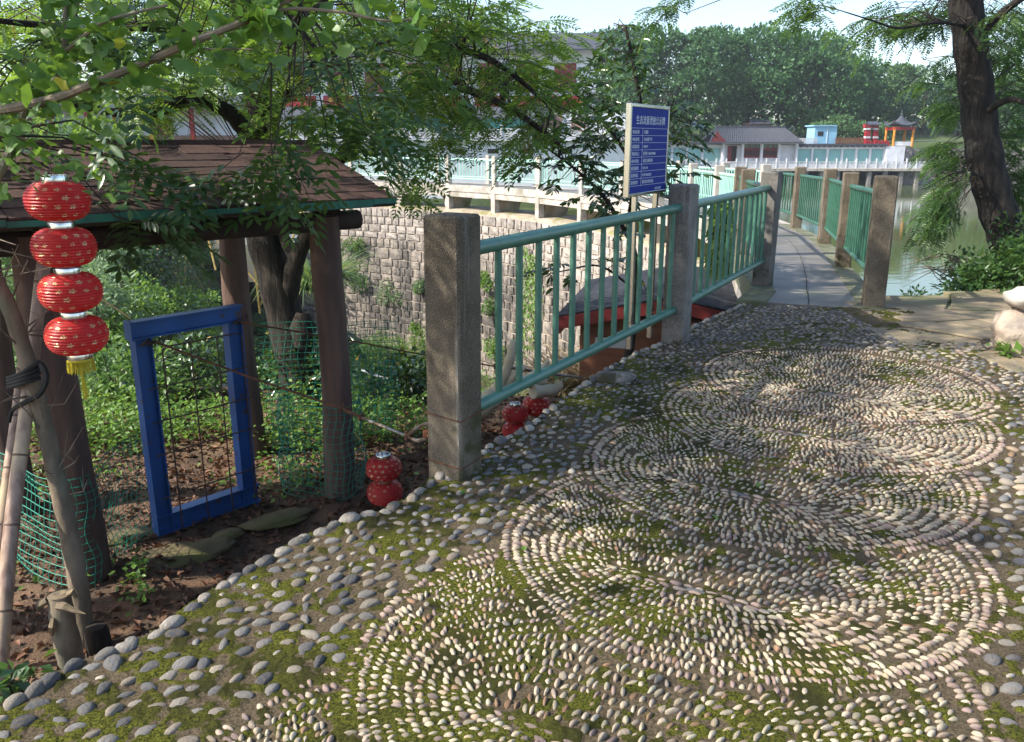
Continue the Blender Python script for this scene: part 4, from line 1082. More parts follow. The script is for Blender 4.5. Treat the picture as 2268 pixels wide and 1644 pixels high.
def text(s, x, z, size, name='lettering', sxy=1.0):
    cu = bpy.data.curves.new(name, 'FONT'); cu.body = s; cu.size = size; cu.align_x = 'LEFT'; cu.extrude = 0.0006; cu.resolution_u = 2
    o = bpy.data.objects.new(name, cu); o.rotation_euler = (math.pi / 2, 0, 0); o.location = (x, -.0185, z); o.scale = (sxy, 1, 1)
    cu.materials.append(MATS['print_white']); COL.objects.link(o); bpy.context.view_layer.update()
    me = bpy.data.meshes.new_from_object(o.evaluated_get(bpy.context.evaluated_depsgraph_get()))
    m = obj(name, me, sign, o.location.copy(), o.rotation_euler.copy(), o.scale.copy()); bpy.data.objects.remove(o); return m
text('生态流量泄放公示牌', -.285, 1.632, .062, sxy=1.03)
rows_ = [('电站名称：', '七都源'), ('电站位置：', '尖山镇楼下宅'), ('总装机容量：', '400KW'), ('泄放责任人：', '张仲贤 13566799668'), ('取水河流：', '澄溪江流域夹溪'), ('核定流量值：', '0.01 m³/s'), ('监督电话：', '0579-84663205'), ('监督单位：', '磐安县农业农村局')]
tz1, tz0 = 1.602, 1.222; rh_ = (tz1 - tz0) / 8
for i, (a, c) in enumerate(rows_):
    z = tz1 - rh_ * (i + 1) + .013; text(a, -.345, z, .0265, sxy=1.0 if len(a) > 5 else 1.2); text(c, -.130, z, .0265, sxy=1.05)
text('2022年12月制', .13, 1.182, .021)
b = MB()
for i in range(9): b.box((0, -.0175, tz1 - rh_ * i), (.716, .002, .0022))
for x in (-.357, -.150, .357): b.box((x, -.0172, (tz0 + tz1) / 2), (.0022, .002, tz1 - tz0))
b.build('table_line', MATS['print_white'], sign)
for x, z in ((-SW * .5 + .19, 1.04), (-SW * .5 + .19, .27), (SW * .5 - .16, 1.04), (SW * .5 - .16, .27)):
    MB().tube([(x + .026 * math.cos(a), -.03 + .065 * math.sin(a), z + .01 * math.sin(2 * a)) for a in [i * .7 for i in range(10)]], .0024, 4).build('tie_wire', MATS['dark_wire'], sign)
# ------------------------------------------------------------------ hut below the fence
HA = Vector((2.02, 10.4, -.40)); hdv = Vector((.72, 2.95, 0)).normalized(); ha = math.atan2(hdv.y, hdv.x) - math.pi / 2
hut = thing('hut', 'brown plywood hut with a grey batten roof and red barge boards', 'hut', (HA.x, HA.y, -2.9)); hut.rotation_euler = (0, 0, ha)
hz = HA.z + 2.9; hwid = 1.46; drop = .31; HL = 3.0; rw = 1.12
for s, wdt in ((-1, hwid), (1, rw)):
    dr = drop * wdt / hwid
    MB().add([(0, 0, hz - .03), (s * wdt, 0, hz - dr - .03), (s * wdt, HL, hz - dr - .03), (0, HL, hz - .03), (0, 0, hz), (s * wdt, 0, hz - dr), (s * wdt, HL, hz - dr), (0, HL, hz)],
             [(0, 1, 2, 3), (7, 6, 5, 4), (0, 4, 5, 1), (1, 5, 6, 2), (2, 6, 7, 3)] if s > 0 else [(3, 2, 1, 0), (4, 5, 6, 7), (1, 5, 4, 0), (2, 6, 5, 1), (3, 7, 6, 2)]).build('roof_slope', MATS['dark_timber'], hut)
    nb = 46; bm_ = MB().box((0, 0, 0), (1, .052, .026), bev=.004).mesh('batten', MATS['hut_tile']); ang = math.atan2(dr, wdt) * (1 if s > 0 else -1)
    for i in range(nb):
        y = .02 + (HL - .04) * i / (nb - 1)
        obj('batten', bm_, hut, (s * wdt / 2, y, hz - dr / 2 + .018 + random.uniform(-.003, .004)), (0, ang + random.uniform(-.004, .004), random.uniform(-.006, .006)), (wdt / math.cos(ang) + .05, 1, 1))
    MB().add([(0, -.02, hz - .16), (s * wdt, -.02, hz - dr - .16), (s * wdt, -.02, hz - dr + .0), (0, -.02, hz + .0), (0, .01, hz - .16), (s * wdt, .01, hz - dr - .16), (s * wdt, .01, hz - dr), (0, .01, hz)],
             [(0, 1, 2, 3), (7, 6, 5, 4), (0, 4, 5, 1), (1, 5, 6, 2), (2, 6, 7, 3), (3, 7, 4, 0)]).build('barge_board', MATS['red_trim'], hut)
    MB().box((s * (wdt - .02), HL / 2, hz - dr - .13), (.03, HL, .18)).build('fascia', MATS['red_trim'], hut)
wz = hz - .36
MB().box((-.12, HL / 2 + .12, wz / 2), (2.2, HL - .5, wz)).build('wall', MATS['plywood'], hut)
MB().box((-.80, .35, wz - .34), (.42, .03, .13)).build('notice_board', MATS['white_board'], hut)
# ------------------------------------------------------------------ carved root, pipe, boulders
rt = thing('driftwood_root', 'pale carved tree root with antler branches below the railing', 'root', aty(1075, 905, 7.25))
ro = rt.location
def rtube(P, r0, r1, name='branch'):
    Q = bez(P, 6); MB().tube([p - ro for p in Q], [x * (1 + .12 * math.sin(i * 1.7)) for i, x in enumerate(taper(r0, r1, len(Q)))], 9).build(name, MATS['root_wood'], rt, True)
rtube([aty(1030, 925, 7.25), aty(1075, 895, 7.30), aty(1110, 865, 7.40), aty(1160, 845, 7.55), aty(1205, 845, 7.75)], .12, .05, 'trunk')
rtube([aty(1090, 880, 7.35), aty(1110, 845, 7.35), aty(1128, 800, 7.35), aty(1138, 755, 7.35)], .055, .040)
rtube([aty(1115, 862, 7.40), aty(1140, 830, 7.35), aty(1165, 812, 7.35)], .045, .025)
rtube([aty(1150, 850, 7.50), aty(1190, 825, 7.55), aty(1215, 800, 7.60)], .045, .02)
rtube([aty(1180, 868, 7.55), aty(1230, 862, 7.70), aty(1240, 845, 7.75)], .07, .04)
o = MB().tube([p - aty(800, 820, 14) for p in bez([aty(800, 820, 14), aty(850, 838, 14), aty(905, 850, 14.2), aty(965, 876, 14.4)], 6)], .022, 7).build('pipe', MATS['white_pipe'], None, True, aty(800, 820, 14)); tag(o, 'thin white pipe crossing the ravine above the bushes', 'pipe')
def rock(loc, sc, seed, m, label, name='boulder', cat='boulder', parent=None, group=None, rz=0):
    import bmesh
    bm = bmesh.new(); bmesh.ops.create_icosphere(bm, subdivisions=4, radius=1); rn = random.Random(seed); o3 = Vector((rn.uniform(0, 50), rn.uniform(0, 50), rn.uniform(0, 50)))
    from mathutils import noise
    for v in bm.verts:
        p = v.co.copy(); k = 1 + .28 * noise.noise(p * 1.1 + o3) + .12 * noise.noise(p * 2.6 + o3) + .05 * noise.noise(p * 6 + o3)
        v.co = Vector((p.x * sc[0], p.y * sc[1], p.z * sc[2])) * k
    me = bpy.data.meshes.new(name); bm.to_mesh(me); bm.free(); me.materials.append(m); me.polygons.foreach_set('use_smooth', np.ones(len(me.polygons), dtype=bool))
    o = obj(name, me, parent, loc, (0, 0, rz)); return tag(o, label, cat, group) if label else o
rock(onz(2262, 795) + Vector((.16, .14, .14)), (.30, .26, .22), 3, MATS['boulder'], 'brown weathered boulder at the edge of the flagstones')
rock(onz(2262, 795) + Vector((.17, .17, .40)), (.22, .2, .10), 8, MATS['far_concrete'], 'pale flat stone balanced on the brown boulder')
rock(onz(1365, 845) + Vector((.0, .05, .0)), (.15, .10, .055), 12, MATS['concrete_grey'], 'lump of old concrete on the pebble edge under the railing', 'concrete_lump', 'stone')
for k, (u, v, s) in enumerate(((400, 1235, (.34, .20, .03)), (615, 1155, (.26, .13, .035)), (505, 1190, (.10, .08, .03)), (265, 1200, (.26, .13, .03)))):
    rock(onz(u, v, GZ) + Vector((0, 0, .02)), s, 20 + k, MATS['mossy_slab'], ('broad mossy slab in the soil in front of the gate', 'mossy stone slab beside the gate sill', 'small square mossy stone in front of the gate sill', 'tan stone slab by the netted shelter post')[k], 'stone_slab', 'slab', rz=.6)
# ------------------------------------------------------------------ far bank
mat('white_plaster', (.66, .68, .72), (.56, .58, .62), 1.5, .85, c3=(.42, .42, .42), s3=.6, lo3=.6, hi3=.8)
mat('teal_shutter', (.26, .50, .49), (.22, .45, .44), .8, .6, rnd=.1)
mat('deep_teal', (.07, .30, .28), (.05, .24, .22), .8, .6, rnd=.1)
mat('roof_grey', (.062, .069, .090), (.042, .047, .062), 1.2, .8, stretch=(6, 1, 1))
mat('red_wood', (.20, .028, .030), (.14, .02, .022), 3, .6)
mat('bright_red', (.30, .014, .022), (.24, .012, .018), 2, .55)
mat('orange_post', (.58, .24, .03), (.46, .17, .02), 3, .55)
mat('sky_blue_panel', (.26, .50, .66), (.22, .44, .60), 1, .6)
mat('dark_opening', (.02, .018, .018), None, rough=.8)
mat('glass_green', (.09, .22, .17), None, rough=.2)
mat('brown_fence', (.22, .10, .055), (.16, .07, .04), 4, .8)
mat('far_stone', (.26, .235, .225), (.13, .12, .115), 1.4, .92, .8, 3, c3=(.09, .10, .05), s3=.4, lo3=.55, hi3=.75, bdist=.2)
mat('balustrade_white', (.60, .60, .63), (.50, .50, .53), 1.5, .85)
mat('far_grass', (.045, .075, .022), (.075, .105, .035), .6, .9)
mat('far_ground', (.06, .085, .03), (.10, .09, .05), .3, .95)
mat('brick_dull', (.26, .16, .13), (.20, .12, .10), 1, .85)
FY = 110.0
def zx(x): return 1522.7 + .2442 * x
def zy(y): return 232.6 + .2442 * y
def X(u, Y=FY, v=340): return aty(u, v, Y).x
def Z(v, Y=FY): return aty(1134, v, Y).z
def fbox(t, name, u0, u1, v0, v1, Y, dep, m, bev=0):
    """a box whose front face fills that outline at distance Y"""
    x0_, x1_ = X(u0, Y, (v0 + v1) / 2), X(u1, Y, (v0 + v1) / 2); a, b_ = Z(v0, Y), Z(v1, Y)
    o = t.location
    return MB().box(((x0_ + x1_) / 2 - o.x, Y + dep / 2 - o.y, (a + b_) / 2 - o.z), (abs(x1_ - x0_), dep, abs(b_ - a))).build(name, MATS[m], t)
PZ = Z(372)                                   # level of the lakeside walkway
# walkway on stone piers
walk = thing('lakeside_walkway', 'concrete lakeside walkway on stone piers across the water', 'walkway', (X(1750), FY - 2, WZ))
xa, xb = X(1380), X(2025)
MB().box(((xa + xb) / 2 - walk.location.x, 1.4, PZ - .14 - WZ), (xb - xa, 6.2, .28)).build('slab', MATS['far_concrete'], walk)
i = 0; x = xa + .6
while x < xb:
    MB().box((x - walk.location.x, -1.2, (PZ - .28 - WZ - .5) / 2), (.55, .6, PZ - .28 - WZ + .5), bev=.08).build('pier', MATS['far_stone'], walk); x += 1.98
bal = thing('balustrade', 'white stone balustrade along the lakeside walkway', 'balustrade', (X(1750), FY - 3.45, PZ))
x = xa; pm = MB().box((0, 0, .56), (.17, .17, 1.12), bev=.02).box((0, 0, 1.17), (.2, .2, .1), bev=.03).mesh('baluster_post', MATS['balustrade_white'])
while x < xb:
    obj('baluster_post', pm, bal, (x - bal.location.x, 0, 0)); w = min(1.24, xb - x)
    b = MB(); c = x + w / 2 - bal.location.x
    b.box((c, 0, .82), (w - .18, .1, .10)).box((c, 0, .33), (w - .18, .07, .56))
    for s in (-.28, .28): b.box((c + s, 0, .69), (.14, .08, .16))
    b.build('balustrade_panel', MATS['balustrade_white'], bal); x += 1.24
# shutter row
def shutter_row(name, label, ubays, vt, vb, Y, mcol, vcor, roof=True):
    t = thing(name, label, 'building', (X(sum(ubays) / len(ubays)), Y, PZ))
    fbox(t, 'wall', ubays[0] - 2, ubays[-1] + 2, vcor, 373, Y + .35, 4.0, 'white_plaster')
    for u in ubays: fbox(t, 'pillar', u - 2.2, u + 2.2, vcor + .6, 373, Y, .6, 'white_plaster')
    fbox(t, 'lintel', ubays[0] - 2.4, ubays[-1] + 2.4, vcor - .3, vt, Y - .06, .7, 'white_plaster')
    for a, c in zip(ubays, ubays[1:]):
        sh = fbox(t, 'shutter', a + 2.5, c - 2.5, vt + .3, 372.6, Y + .22, .1, mcol)
        rb_ = MB(); w = abs(X(c - 2.6, Y) - X(a + 2.6, Y)); zt = Z(vt + .5, Y); cx = (X(a, Y) + X(c, Y)) / 2
        k = PZ + .1
        while k < zt: rb_.box((cx - t.location.x, .205, k - t.location.z), (w, .04, .05)); k += .19
        rb_.build('slat_ribs', MATS[mcol], sh)
        sh.children[0].matrix_parent_inverse = Matrix()
    return t
r1 = shutter_row('shop_row', 'white lakeside shop row with six pale teal roller shutters', [zx(v) for v in (992, 1130, 1268, 1402, 1530, 1655, 1783)], zy(402), 372, FY, 'teal_shutter', zy(378))
fbox(r1, 'roof_edge', zx(1000), zx(1815), zy(352), zy(372), FY - .5, 5.2, 'roof_grey')
for k in range(15): fbox(r1, 'bracket', zx(1030 + 52 * k), zx(1048 + 52 * k), zy(368), zy(382), FY - .35, .4, 'roof_grey')
r2 = shutter_row('shop_row', 'white lakeside shop row with teal shutters beside the tiled house', [zx(v) for v in (-420, -280, -140, -5, 135, 305)], zy(388), 372, FY, 'teal_shutter', zy(362))
fbox(r2, 'roof_edge', zx(-440), zx(315), zy(335), zy(358), FY - .5, 5.2, 'roof_grey')
# tiled house
hs = thing('tiled_house', 'white lakeside house with a grey tiled roof and red lattice windows', 'house', (X(zx(660)), FY - .6, PZ))
HY = FY - .6
fbox(hs, 'wall', zx(330), zx(990), zy(365), 373, HY + .9, 4, 'white_plaster')
for q in (325, 500, 672, 832, 990): fbox(hs, 'column', zx(q - 10), zx(q + 10), zy(352), 373, HY, .5, 'white_plaster')
fbox(hs, 'lintel', zx(316), zx(1000), zy(335), zy(357), HY - .05, .6, 'white_plaster')
fbox(hs, 'doorway', zx(362), zx(445), zy(372), zy(520), HY + .85, .1, 'dark_opening')
fbox(hs, 'door_leaf', zx(362), zx(398), zy(375), zy(515), HY + .78, .06, 'red_wood')
for a, c in ((512, 662), (682, 822)):
    w = fbox(hs, 'window', zx(a), zx(c), zy(360), zy(480), HY + .80, .12, 'red_wood')
    for k in range(3): fbox(hs, 'upper_pane', zx(a + 8 + k * (c - a) / 3), zx(a - 4 + (k + 1) * (c - a) / 3), zy(363), zy(388), HY + .77, .03, 'glass_green')
    for k in range(6): fbox(hs, 'lattice_pane', zx(a + 8 + k * (c - a - 8) / 6), zx(a + 1 + (k + 1) * (c - a - 8) / 6), zy(412), zy(462), HY + .77, .03, 'dark_opening')
xl, xr_ = X(zx(175), HY), X(zx(1025), HY); ze, zr = Z(zy(340), HY), Z(zy(205), HY)
o = hs.location
def roofm(t, xl, xr, yf, ybk, ze, zr, inset, m, th=.12, sag=.0, name='roof'):
    ymid = (yf + ybk) / 2; o = t.location
    V = [(xl, yf, ze), (xr, yf, ze), (xr - inset, ymid, zr), (xl + inset, ymid, zr), (xl, ybk, ze), (xr, ybk, ze)]
    V = [(a - o.x, b_ - o.y, c - o.z) for a, b_, c in V]; V += [(a, b_, c - th) for a, b_, c in V]
    return MB().add(V, [(0, 1, 2, 3), (3, 2, 5, 4), (7, 6, 9, 8), (8, 9, 10, 11), (0, 6, 7, 1), (4, 5, 11, 10), (0, 3, 9, 6), (3, 4, 10, 9), (2, 1, 7, 8), (5, 2, 8, 11)]).build(name, MATS[m], t)
rf = roofm(hs, xl, xr_, HY - .9, HY + 5.6, ze, zr, 1.5, 'roof_grey')
rg = MB(); nr = 44
for k in range(nr):
    f = (k + .5) / nr; xx = xl + (xr_ - xl) * f; ins = 1.5; xt = xl + ins + (xr_ - xl - 2 * ins) * f
    rg.tube([(xx - o.x, HY - .9 - o.y, ze - o.z + .04), (xt - o.x, HY + 2.35 - o.y, zr - o.z + .03)], .055, 4)
rg.build('tile_rib', MATS['roof_grey'], hs)
MB().box(((xl + xr_) / 2 - o.x, HY + 2.35 - o.y, zr + .1 - o.z), (xr_ - xl - 2.8, .3, .28)).build('ridge', MATS['roof_grey'], hs)
gb = MB().add([(X(zx(178)) - o.x, -.8, ze - o.z), (X(zx(325)) - o.x, -.8, ze - o.z), (X(zx(232)) - o.x, -.8, Z(zy(240)) - o.z)], [(0, 1, 2)]).build('gable', MATS['red_wood'], hs)
# cabin, fences, red gateway, pavilion on the upper terrace
UZ = Z(zy(352))
cab = thing('cabin', 'pale blue cabin with a small window on the upper terrace', 'cabin', (X(zx(1250)), FY + 1.5, UZ))
fbox(cab, 'wall', zx(1152), zx(1352), zy(192), zy(352), FY + 1.5, 3, 'sky_blue_panel')
fbox(cab, 'roof', zx(1146), zx(1358), zy(183), zy(194), FY + 1.3, 3.4, 'sky_blue_panel')
w = fbox(cab, 'window', zx(1182), zx(1232), zy(242), zy(280), FY + 1.46, .05, 'dark_opening')
fbox(cab, 'corner_panel', zx(1266), zx(1272), zy(194), zy(350), FY + 1.45, .06, 'white_plaster')
for (nm, lb, a, c, vt_, mm, st_) in (('picket_fence', 'white picket fence beside the blue cabin', 1012, 1178, 300, 'balustrade_white', 14), ('timber_fence', 'brown timber fence between the cabin and the red gateway', 1342, 1608, 296, 'brown_fence', 13)):
    t = thing(nm, lb, 'fence', (X(zx((a + c) / 2)), FY + 1.0, UZ))
    fbox(t, 'rail', zx(a), zx(c), zy(vt_ + 4), zy(vt_ + 10), FY + 1.03, .06, mm); fbox(t, 'rail', zx(a), zx(c), zy(336), zy(342), FY + 1.03, .06, mm)
    q = a
    while q < c: fbox(t, 'picket', zx(q), zx(q + st_ * .62), zy(vt_), zy(350), FY + .98, .05, mm); q += st_
gt = thing('gateway', 'red ornamental gateway with white bands and a grey roof', 'gateway', (X(zx(1675)), FY + .6, UZ))
for a in (1618, 1690):
    fbox(gt, 'pillar', zx(a), zx(a + 40), zy(205), zy(352), FY + .6, .6, 'bright_red')
    for v_ in (210, 286): fbox(gt, 'band', zx(a - 2), zx(a + 42), zy(v_), zy(v_ + 16), FY + .56, .68, 'balustrade_white')
fbox(gt, 'beam', zx(1612), zx(1736), zy(176), zy(206), FY + .55, .7, 'bright_red')
fbox(gt, 'plinth', zx(1612), zx(1736), zy(330), zy(362), FY + .5, .8, 'bright_red')
roofm(gt, X(zx(1608)), X(zx(1742)), FY + .1, FY + 1.6, Z(zy(176)), Z(zy(148)), .4, 'roof_grey')
fbox(gt, 'low_wall', zx(1700), zx(1832), zy(335), zy(385), FY + .2, .4, 'bright_red')
for q in (1712, 1745, 1780, 1812): fbox(gt, 'wall_crest', zx(q - 10), zx(q + 10), zy(322), zy(336), FY + .22, .35, 'bright_red')
pv = thing('pavilion', 'small pavilion with an upswept grey roof on orange columns', 'pavilion', (X(zx(1950)), FY + 1.5, UZ))
po_ = pv.location; cxp = X(zx(1950)); PYc = FY + 1.5; hw = X(zx(2035)) - cxp
fbox(pv, 'base', zx(1795), zx(1965), zy(376), 373, FY - .4, 4.5, 'white_plaster')
fbox(pv, 'base_stone_wall', zx(1962), zx(2030), zy(380), 373, FY + .4, 3.5, 'far_stone')  # stone wall set back beside the white base
for sx_ in (-1, 1):
    for sy_ in (-1, 1):
        MB().tube([(sx_ * hw, sy_ * hw, Z(zy(378)) - po_.z), (sx_ * hw, sy_ * hw, Z(zy(205)) - po_.z)], .16, 10).build('column', MATS['orange_post'], pv, True)
MB().box((0, 0, Z(zy(212)) - po_.z), (2 * hw + .3, 2 * hw + .3, .36)).build('beam', MATS['bright_red'], pv)
MB().box((0, -hw, Z(zy(352)) - po_.z), (2 * hw, .12, .5)).build('bench_rail', MATS['balustrade_white'], pv)
V = []; Fs = []; rings = 7; seg = 32; zt, zb = Z(zy(95)) - po_.z, Z(zy(180)) - po_.z; RO = X(zx(2105)) - cxp
for i in range(rings):
    f = i / (rings - 1)
    for j in range(seg):
        a = 2 * math.pi * j / seg; sq = 1 / max(abs(math.cos(a)), abs(math.sin(a))); k = sq ** (.55 * f); corner = (sq - 1) / .414
        r_ = (.12 + (RO * .82 - .12) * f) * k; z = zt + (zb - zt) * (1 - (1 - f) ** 2.1) + corner * .55 * f ** 3
        V.append((r_ * math.cos(a), r_ * math.sin(a), z))
for i in range(rings - 1):
    for j in range(seg): Fs.append((i * seg + j, (i + 1) * seg + j, (i + 1) * seg + (j + 1) % seg, i * seg + (j + 1) % seg))
n_ = len(V); V += [(x, y, z - .12) for x, y, z in V[-seg:]]
for j in range(seg): Fs.append(((rings - 1) * seg + j, n_ + j, n_ + (j + 1) % seg, (rings - 1) * seg + (j + 1) % seg))
Fs.append(tuple(n_ + j for j in range(seg)))
MB().add(V, Fs).build('roof', MATS['roof_grey'], pv, False)
MB().lathe([(.14, zt - .05), (.18, zt + .15), (.06, zt + .3), (.1, zt + .45), (.0, zt + .75)], 10).build('finial', MATS['roof_grey'], pv)
rw_ = thing('retaining_wall', 'rough stone retaining wall beyond the pavilion', 'wall', (X(2120), FY + 1, WZ))
fbox(rw_, 'face', zx(1990), 2480, zy(400), 412, FY + .8, 3, 'far_stone')
fbox(rw_, 'foot', zx(1960), 2480, 379, 412, FY - 2.2, 3.2, 'far_stone')
wb = thing('long_shed', 'long pale building seen between the leaves beyond the stone wall', 'building', (X(2140), FY + 9, UZ))
fbox(wb, 'wall', 2030, 2420, 318, 334, FY + 9, 6, 'white_plaster'); fbox(wb, 'roof', 2024, 2430, 313, 319, FY + 8.6, 7, 'roof_grey'); fbox(wb, 'blue_door', 2085, 2120, 322, 334, FY + 8.95, .1, 'sky_blue_panel')
dh = thing('dark_house', 'dark house under the trees behind the tiled roof', 'house', (X(1790, 122), 122, UZ))
fbox(dh, 'wall', zx(560), zx(760), zy(160), zy(215), 122, 4, 'brick_dull'); roofm(dh, X(zx(530), 122), X(zx(770), 122), 121.4, 127, Z(zy(168), 122), Z(zy(118), 122), .8, 'roof_grey')
# ground of the far side
def far_h(x, y):
    if y < 104.5: return WZ - 1.2
    if y < 109: return WZ - .5 + .55 * sm((y - 104.5) / 3) + .12 * nz(x, y, .5)
    if y < 114.2: return WZ + .6
    return UZ - .05 + .06 * (y - 114) + .2 * nz(x, y, .2)
grid('far_shore', -90, 200, 104, 200, 100, 80, far_h, MATS['far_grass'], 'grassy far shore rising behind the lakeside buildings')
# ------------------------------------------------------------------ big building on the left, beyond the dam
LY = 70.0; LZ = Z(311, LY)
big = thing('white_hall', 'large white waterside hall with teal shop fronts and a grey roof behind the canopy', 'building', (X(1060, LY), LY, WZ))
fbox(big, 'base_wall', -500, 1420, 310, 440, LY, 8, 'white_plaster')
k = -480
while k < 1420: fbox(big, 'base_window', k, k + 24, 330, 340, LY - .04, .1, 'dark_opening'); k += 78
fbox(big, 'cornice', -500, 1424, 309, 313, LY - .5, 1, 'balustrade_white')
fbox(big, 'shop_wall', -300, 1390, 252, 311, LY + 3, 5, 'white_plaster')
for a, c in ((-200, -60), (-40, 90), (120, 260), (290, 430), (460, 600), (640, 790), (850, 975), (1030, 1178)): fbox(big, 'shop_front', a, c, 258, 305, LY + 2.9, .2, 'deep_teal')
fbox(big, 'brown_front', 1195, 1245, 255, 308, LY + 2.9, .2, 'brick_dull'); fbox(big, 'brown_front', 1265, 1300, 262, 308, LY + 2.9, .2, 'brick_dull')
roofm(big, X(-320, LY), X(1230, LY), LY + 1.2, LY + 9, Z(259, LY), Z(232, LY), .2, 'roof_grey', name='lower_roof')
fbox(big, 'upper_wall', 600, 1320, 110, 236, LY + 8, 8, 'white_plaster')
for a in range(8): fbox(big, 'upper_window', 640 + 84 * a, 688 + 84 * a, 140, 205, LY + 7.9, .2, 'red_wood')
for a in range(8): fbox(big, 'upper_window', 632 + 84 * a, 700 + 84 * a, 212, 236, LY + 7.88, .2, 'bright_red')
roofm(big, X(560, LY + 8), X(1362, LY + 8), LY + 6.5, LY + 18, Z(112, LY + 8), Z(60, LY + 8), 1.5, 'roof_grey', name='upper_roof')
bl2 = thing('balustrade', 'white stone balustrade on the terrace of the large hall', 'balustrade', (X(900, LY), LY - .4, LZ))
pm2 = MB().box((0, 0, .55), (.18, .18, 1.1), bev=.02).box((0, 0, 1.14), (.22, .22, .1), bev=.03).mesh('baluster_post', MATS['balustrade_white'])
x = X(-200, LY); xe = X(1420, LY)
while x < xe:
    obj('baluster_post', pm2, bl2, (x - bl2.location.x, 0, 0)); c = x + 1.2 - bl2.location.x; b = MB()
    b.box((c, 0, .86), (2.22, .12, .12)).box((c, 0, .42), (2.22, .08, .50)).box((c, 0, .08), (2.22, .1, .08))
    for s in (-.7, 0, .7): b.box((c + s, 0, .74), (.25, .1, .14))
    b.build('balustrade_panel', MATS['balustrade_white'], bl2); x += 2.4
fl = thing('red_pillar_house', 'white house with red pillars seen over the shelter ridge', 'house', (X(220, 48), 48, -1))
fbox(fl, 'wall', -300, 520, 232, 330, 48, 5, 'white_plaster'); roofm(fl, X(-330, 48), X(560, 48), 46.5, 54, Z(236, 48), Z(205, 48), .5, 'roof_grey')
for u in (-60, 40, 110, 190, 250, 330, 420): fbox(fl, 'pillar', u, u + 9, 236, 330, 46.9, .2, 'bright_red')
for u in (60, 200, 340): fbox(fl, 'window', u, u + 42, 262, 300, 47.9, .2, 'red_wood')
fbox(fl, 'plinth', -300, 520, 300, 345, 47.6, .5, 'brick_dull')
# ------------------------------------------------------------------ leaves: materials and templates
leafmat('leaf_wingnut', (.028, .072, .022), (.065, .140, .040), (.22, .38, .05), .30, .36, spec=.6)
leafmat('leaf_canopy', (.050, .115, .018), (.130, .225, .036), (.36, .56, .06), .45, .40, (.30, .16, .03))
leafmat('leaf_ginkgo', (.058, .145, .020), (.105, .215, .032), (.28, .46, .05), .36, .45, (.34, .32, .03))
leafmat('leaf_lakeside', (.026, .072, .018), (.080, .155, .038), (.24, .42, .06), .36, .42)
leafmat('leaf_glossy', (.020, .055, .014), (.060, .115, .026), (.16, .30, .04), .20, .26, (.34, .22, .04), spec=.7)
leafmat('leaf_shrub', (.045, .110, .024), (.120, .225, .055), (.30, .50, .08), .36, .5)
leafmat('leaf_bright', (.080, .180, .028), (.170, .300, .055), (.36, .56, .07), .38, .5)
leafmat('leaf_pale', (.10, .18, .08), (.22, .32, .15), (.30, .45, .12), .30, .55)
leafmat('leaf_far', (.026, .092, .030), (.080, .185, .058), (.14, .32, .09), .28, .6)
leafmat('leaf_far_light', (.055, .130, .045), (.12, .23, .08), (.22, .40, .1), .28, .6)
leafmat('leaf_conifer', (.014, .062, .034), (.035, .105, .050), (.08, .20, .06), .18, .65)
leafmat('grass_blade', (.055, .115, .028), (.16, .22, .065), (.30, .42, .08), .30, .5, (.36, .29, .13))
leafmat('dry_grass', (.22, .17, .085), (.38, .30, .17), (.40, .32, .15), .25, .7)
leafmat('dead_leaf', (.060, .026, .014), (.185, .085, .042), (.25, .10, .03), .12, .7)
T1_ = [T_pinnate(5, None, .30, 60, .25, True, .34) for _ in range(3)]
T2_ = [T_pinnate(7, T_simple(.36), .27, 62, .3, True) for _ in range(3)]
TG = T_fan(); TL = T_lance(2, .34, .18, .18); TS = T_simple(.45); TS2 = T_simple(.62)
def blade_tpl(n=4, w=.03, bend=.75):
    V = []; Fs = []
    for i in range(n + 1):
        t = i / n; ww = w * (1 - t) ** .7 / 2 + .001; V += [(t * (1 - .25 * bend * t), ww, t * .9 - bend * t * t * .85), (t * (1 - .25 * bend * t), -ww, t * .9 - bend * t * t * .85)]
    for i in range(n): a = 2 * i; Fs += [(a, a + 1, a + 3), (a, a + 3, a + 2)]
    return np.array(V), np.array(Fs)
def rdir(n, up=0.0, spread=1.0):
    d = RNG.normal(0, 1, (n, 3)) * np.array((spread, spread, .6)); d[:, 2] += up; return d
def twig_spray(base, direc, length, nleaf, tpls, lsize, droop=.35, out=None, tw=None, rad=.004, flat=.25):
    """a curved twig with leaves set alternately along it"""
    d = Vector(direc).normalized(); side = d.cross(Vector((0, 0, 1))); side = side.normalized() if side.length > 1e-3 else Vector((1, 0, 0))
    P = []
    for i in range(6):
        t = i / 5; P.append(base + d * length * t + Vector((0, 0, -droop * length * t * t)) + side * (.06 * length * math.sin(t * 3 + base.x * 7)))
    if tw is not None: tw.tube(P, taper(rad, rad * .35, 6), 4, False)
    for i in range(nleaf):
        t = .12 + .88 * (i + random.random() * .5) / nleaf; k = min(4, int(t * 5)); p = P[k].lerp(P[k + 1], t * 5 - k)
        tang = (P[k + 1] - P[k]).normalized(); sg = 1 if i % 2 else -1
        dd = tang * random.uniform(.35, .9) + side * sg * random.uniform(.6, 1.0) + Vector((0, 0, random.uniform(-.35, .15)))
        if i == nleaf - 1: dd = tang
        out.append((p, dd, lsize * random.uniform(.75, 1.15)))
def leaves_from(out, tpls, roll=.35):
    ch = []; n = len(out); idx = RNG.integers(0, len(tpls), n)
    P = np.array([tuple(o[0]) for o in out]); D = np.array([tuple(o[1]) for o in out]); Sz = np.array([o[2] for o in out])
    for k in range(len(tpls)):
        m = idx == k
        if m.any(): ch.append(scatter(tpls[k], P[m], D[m], Sz[m], roll))
    return ch
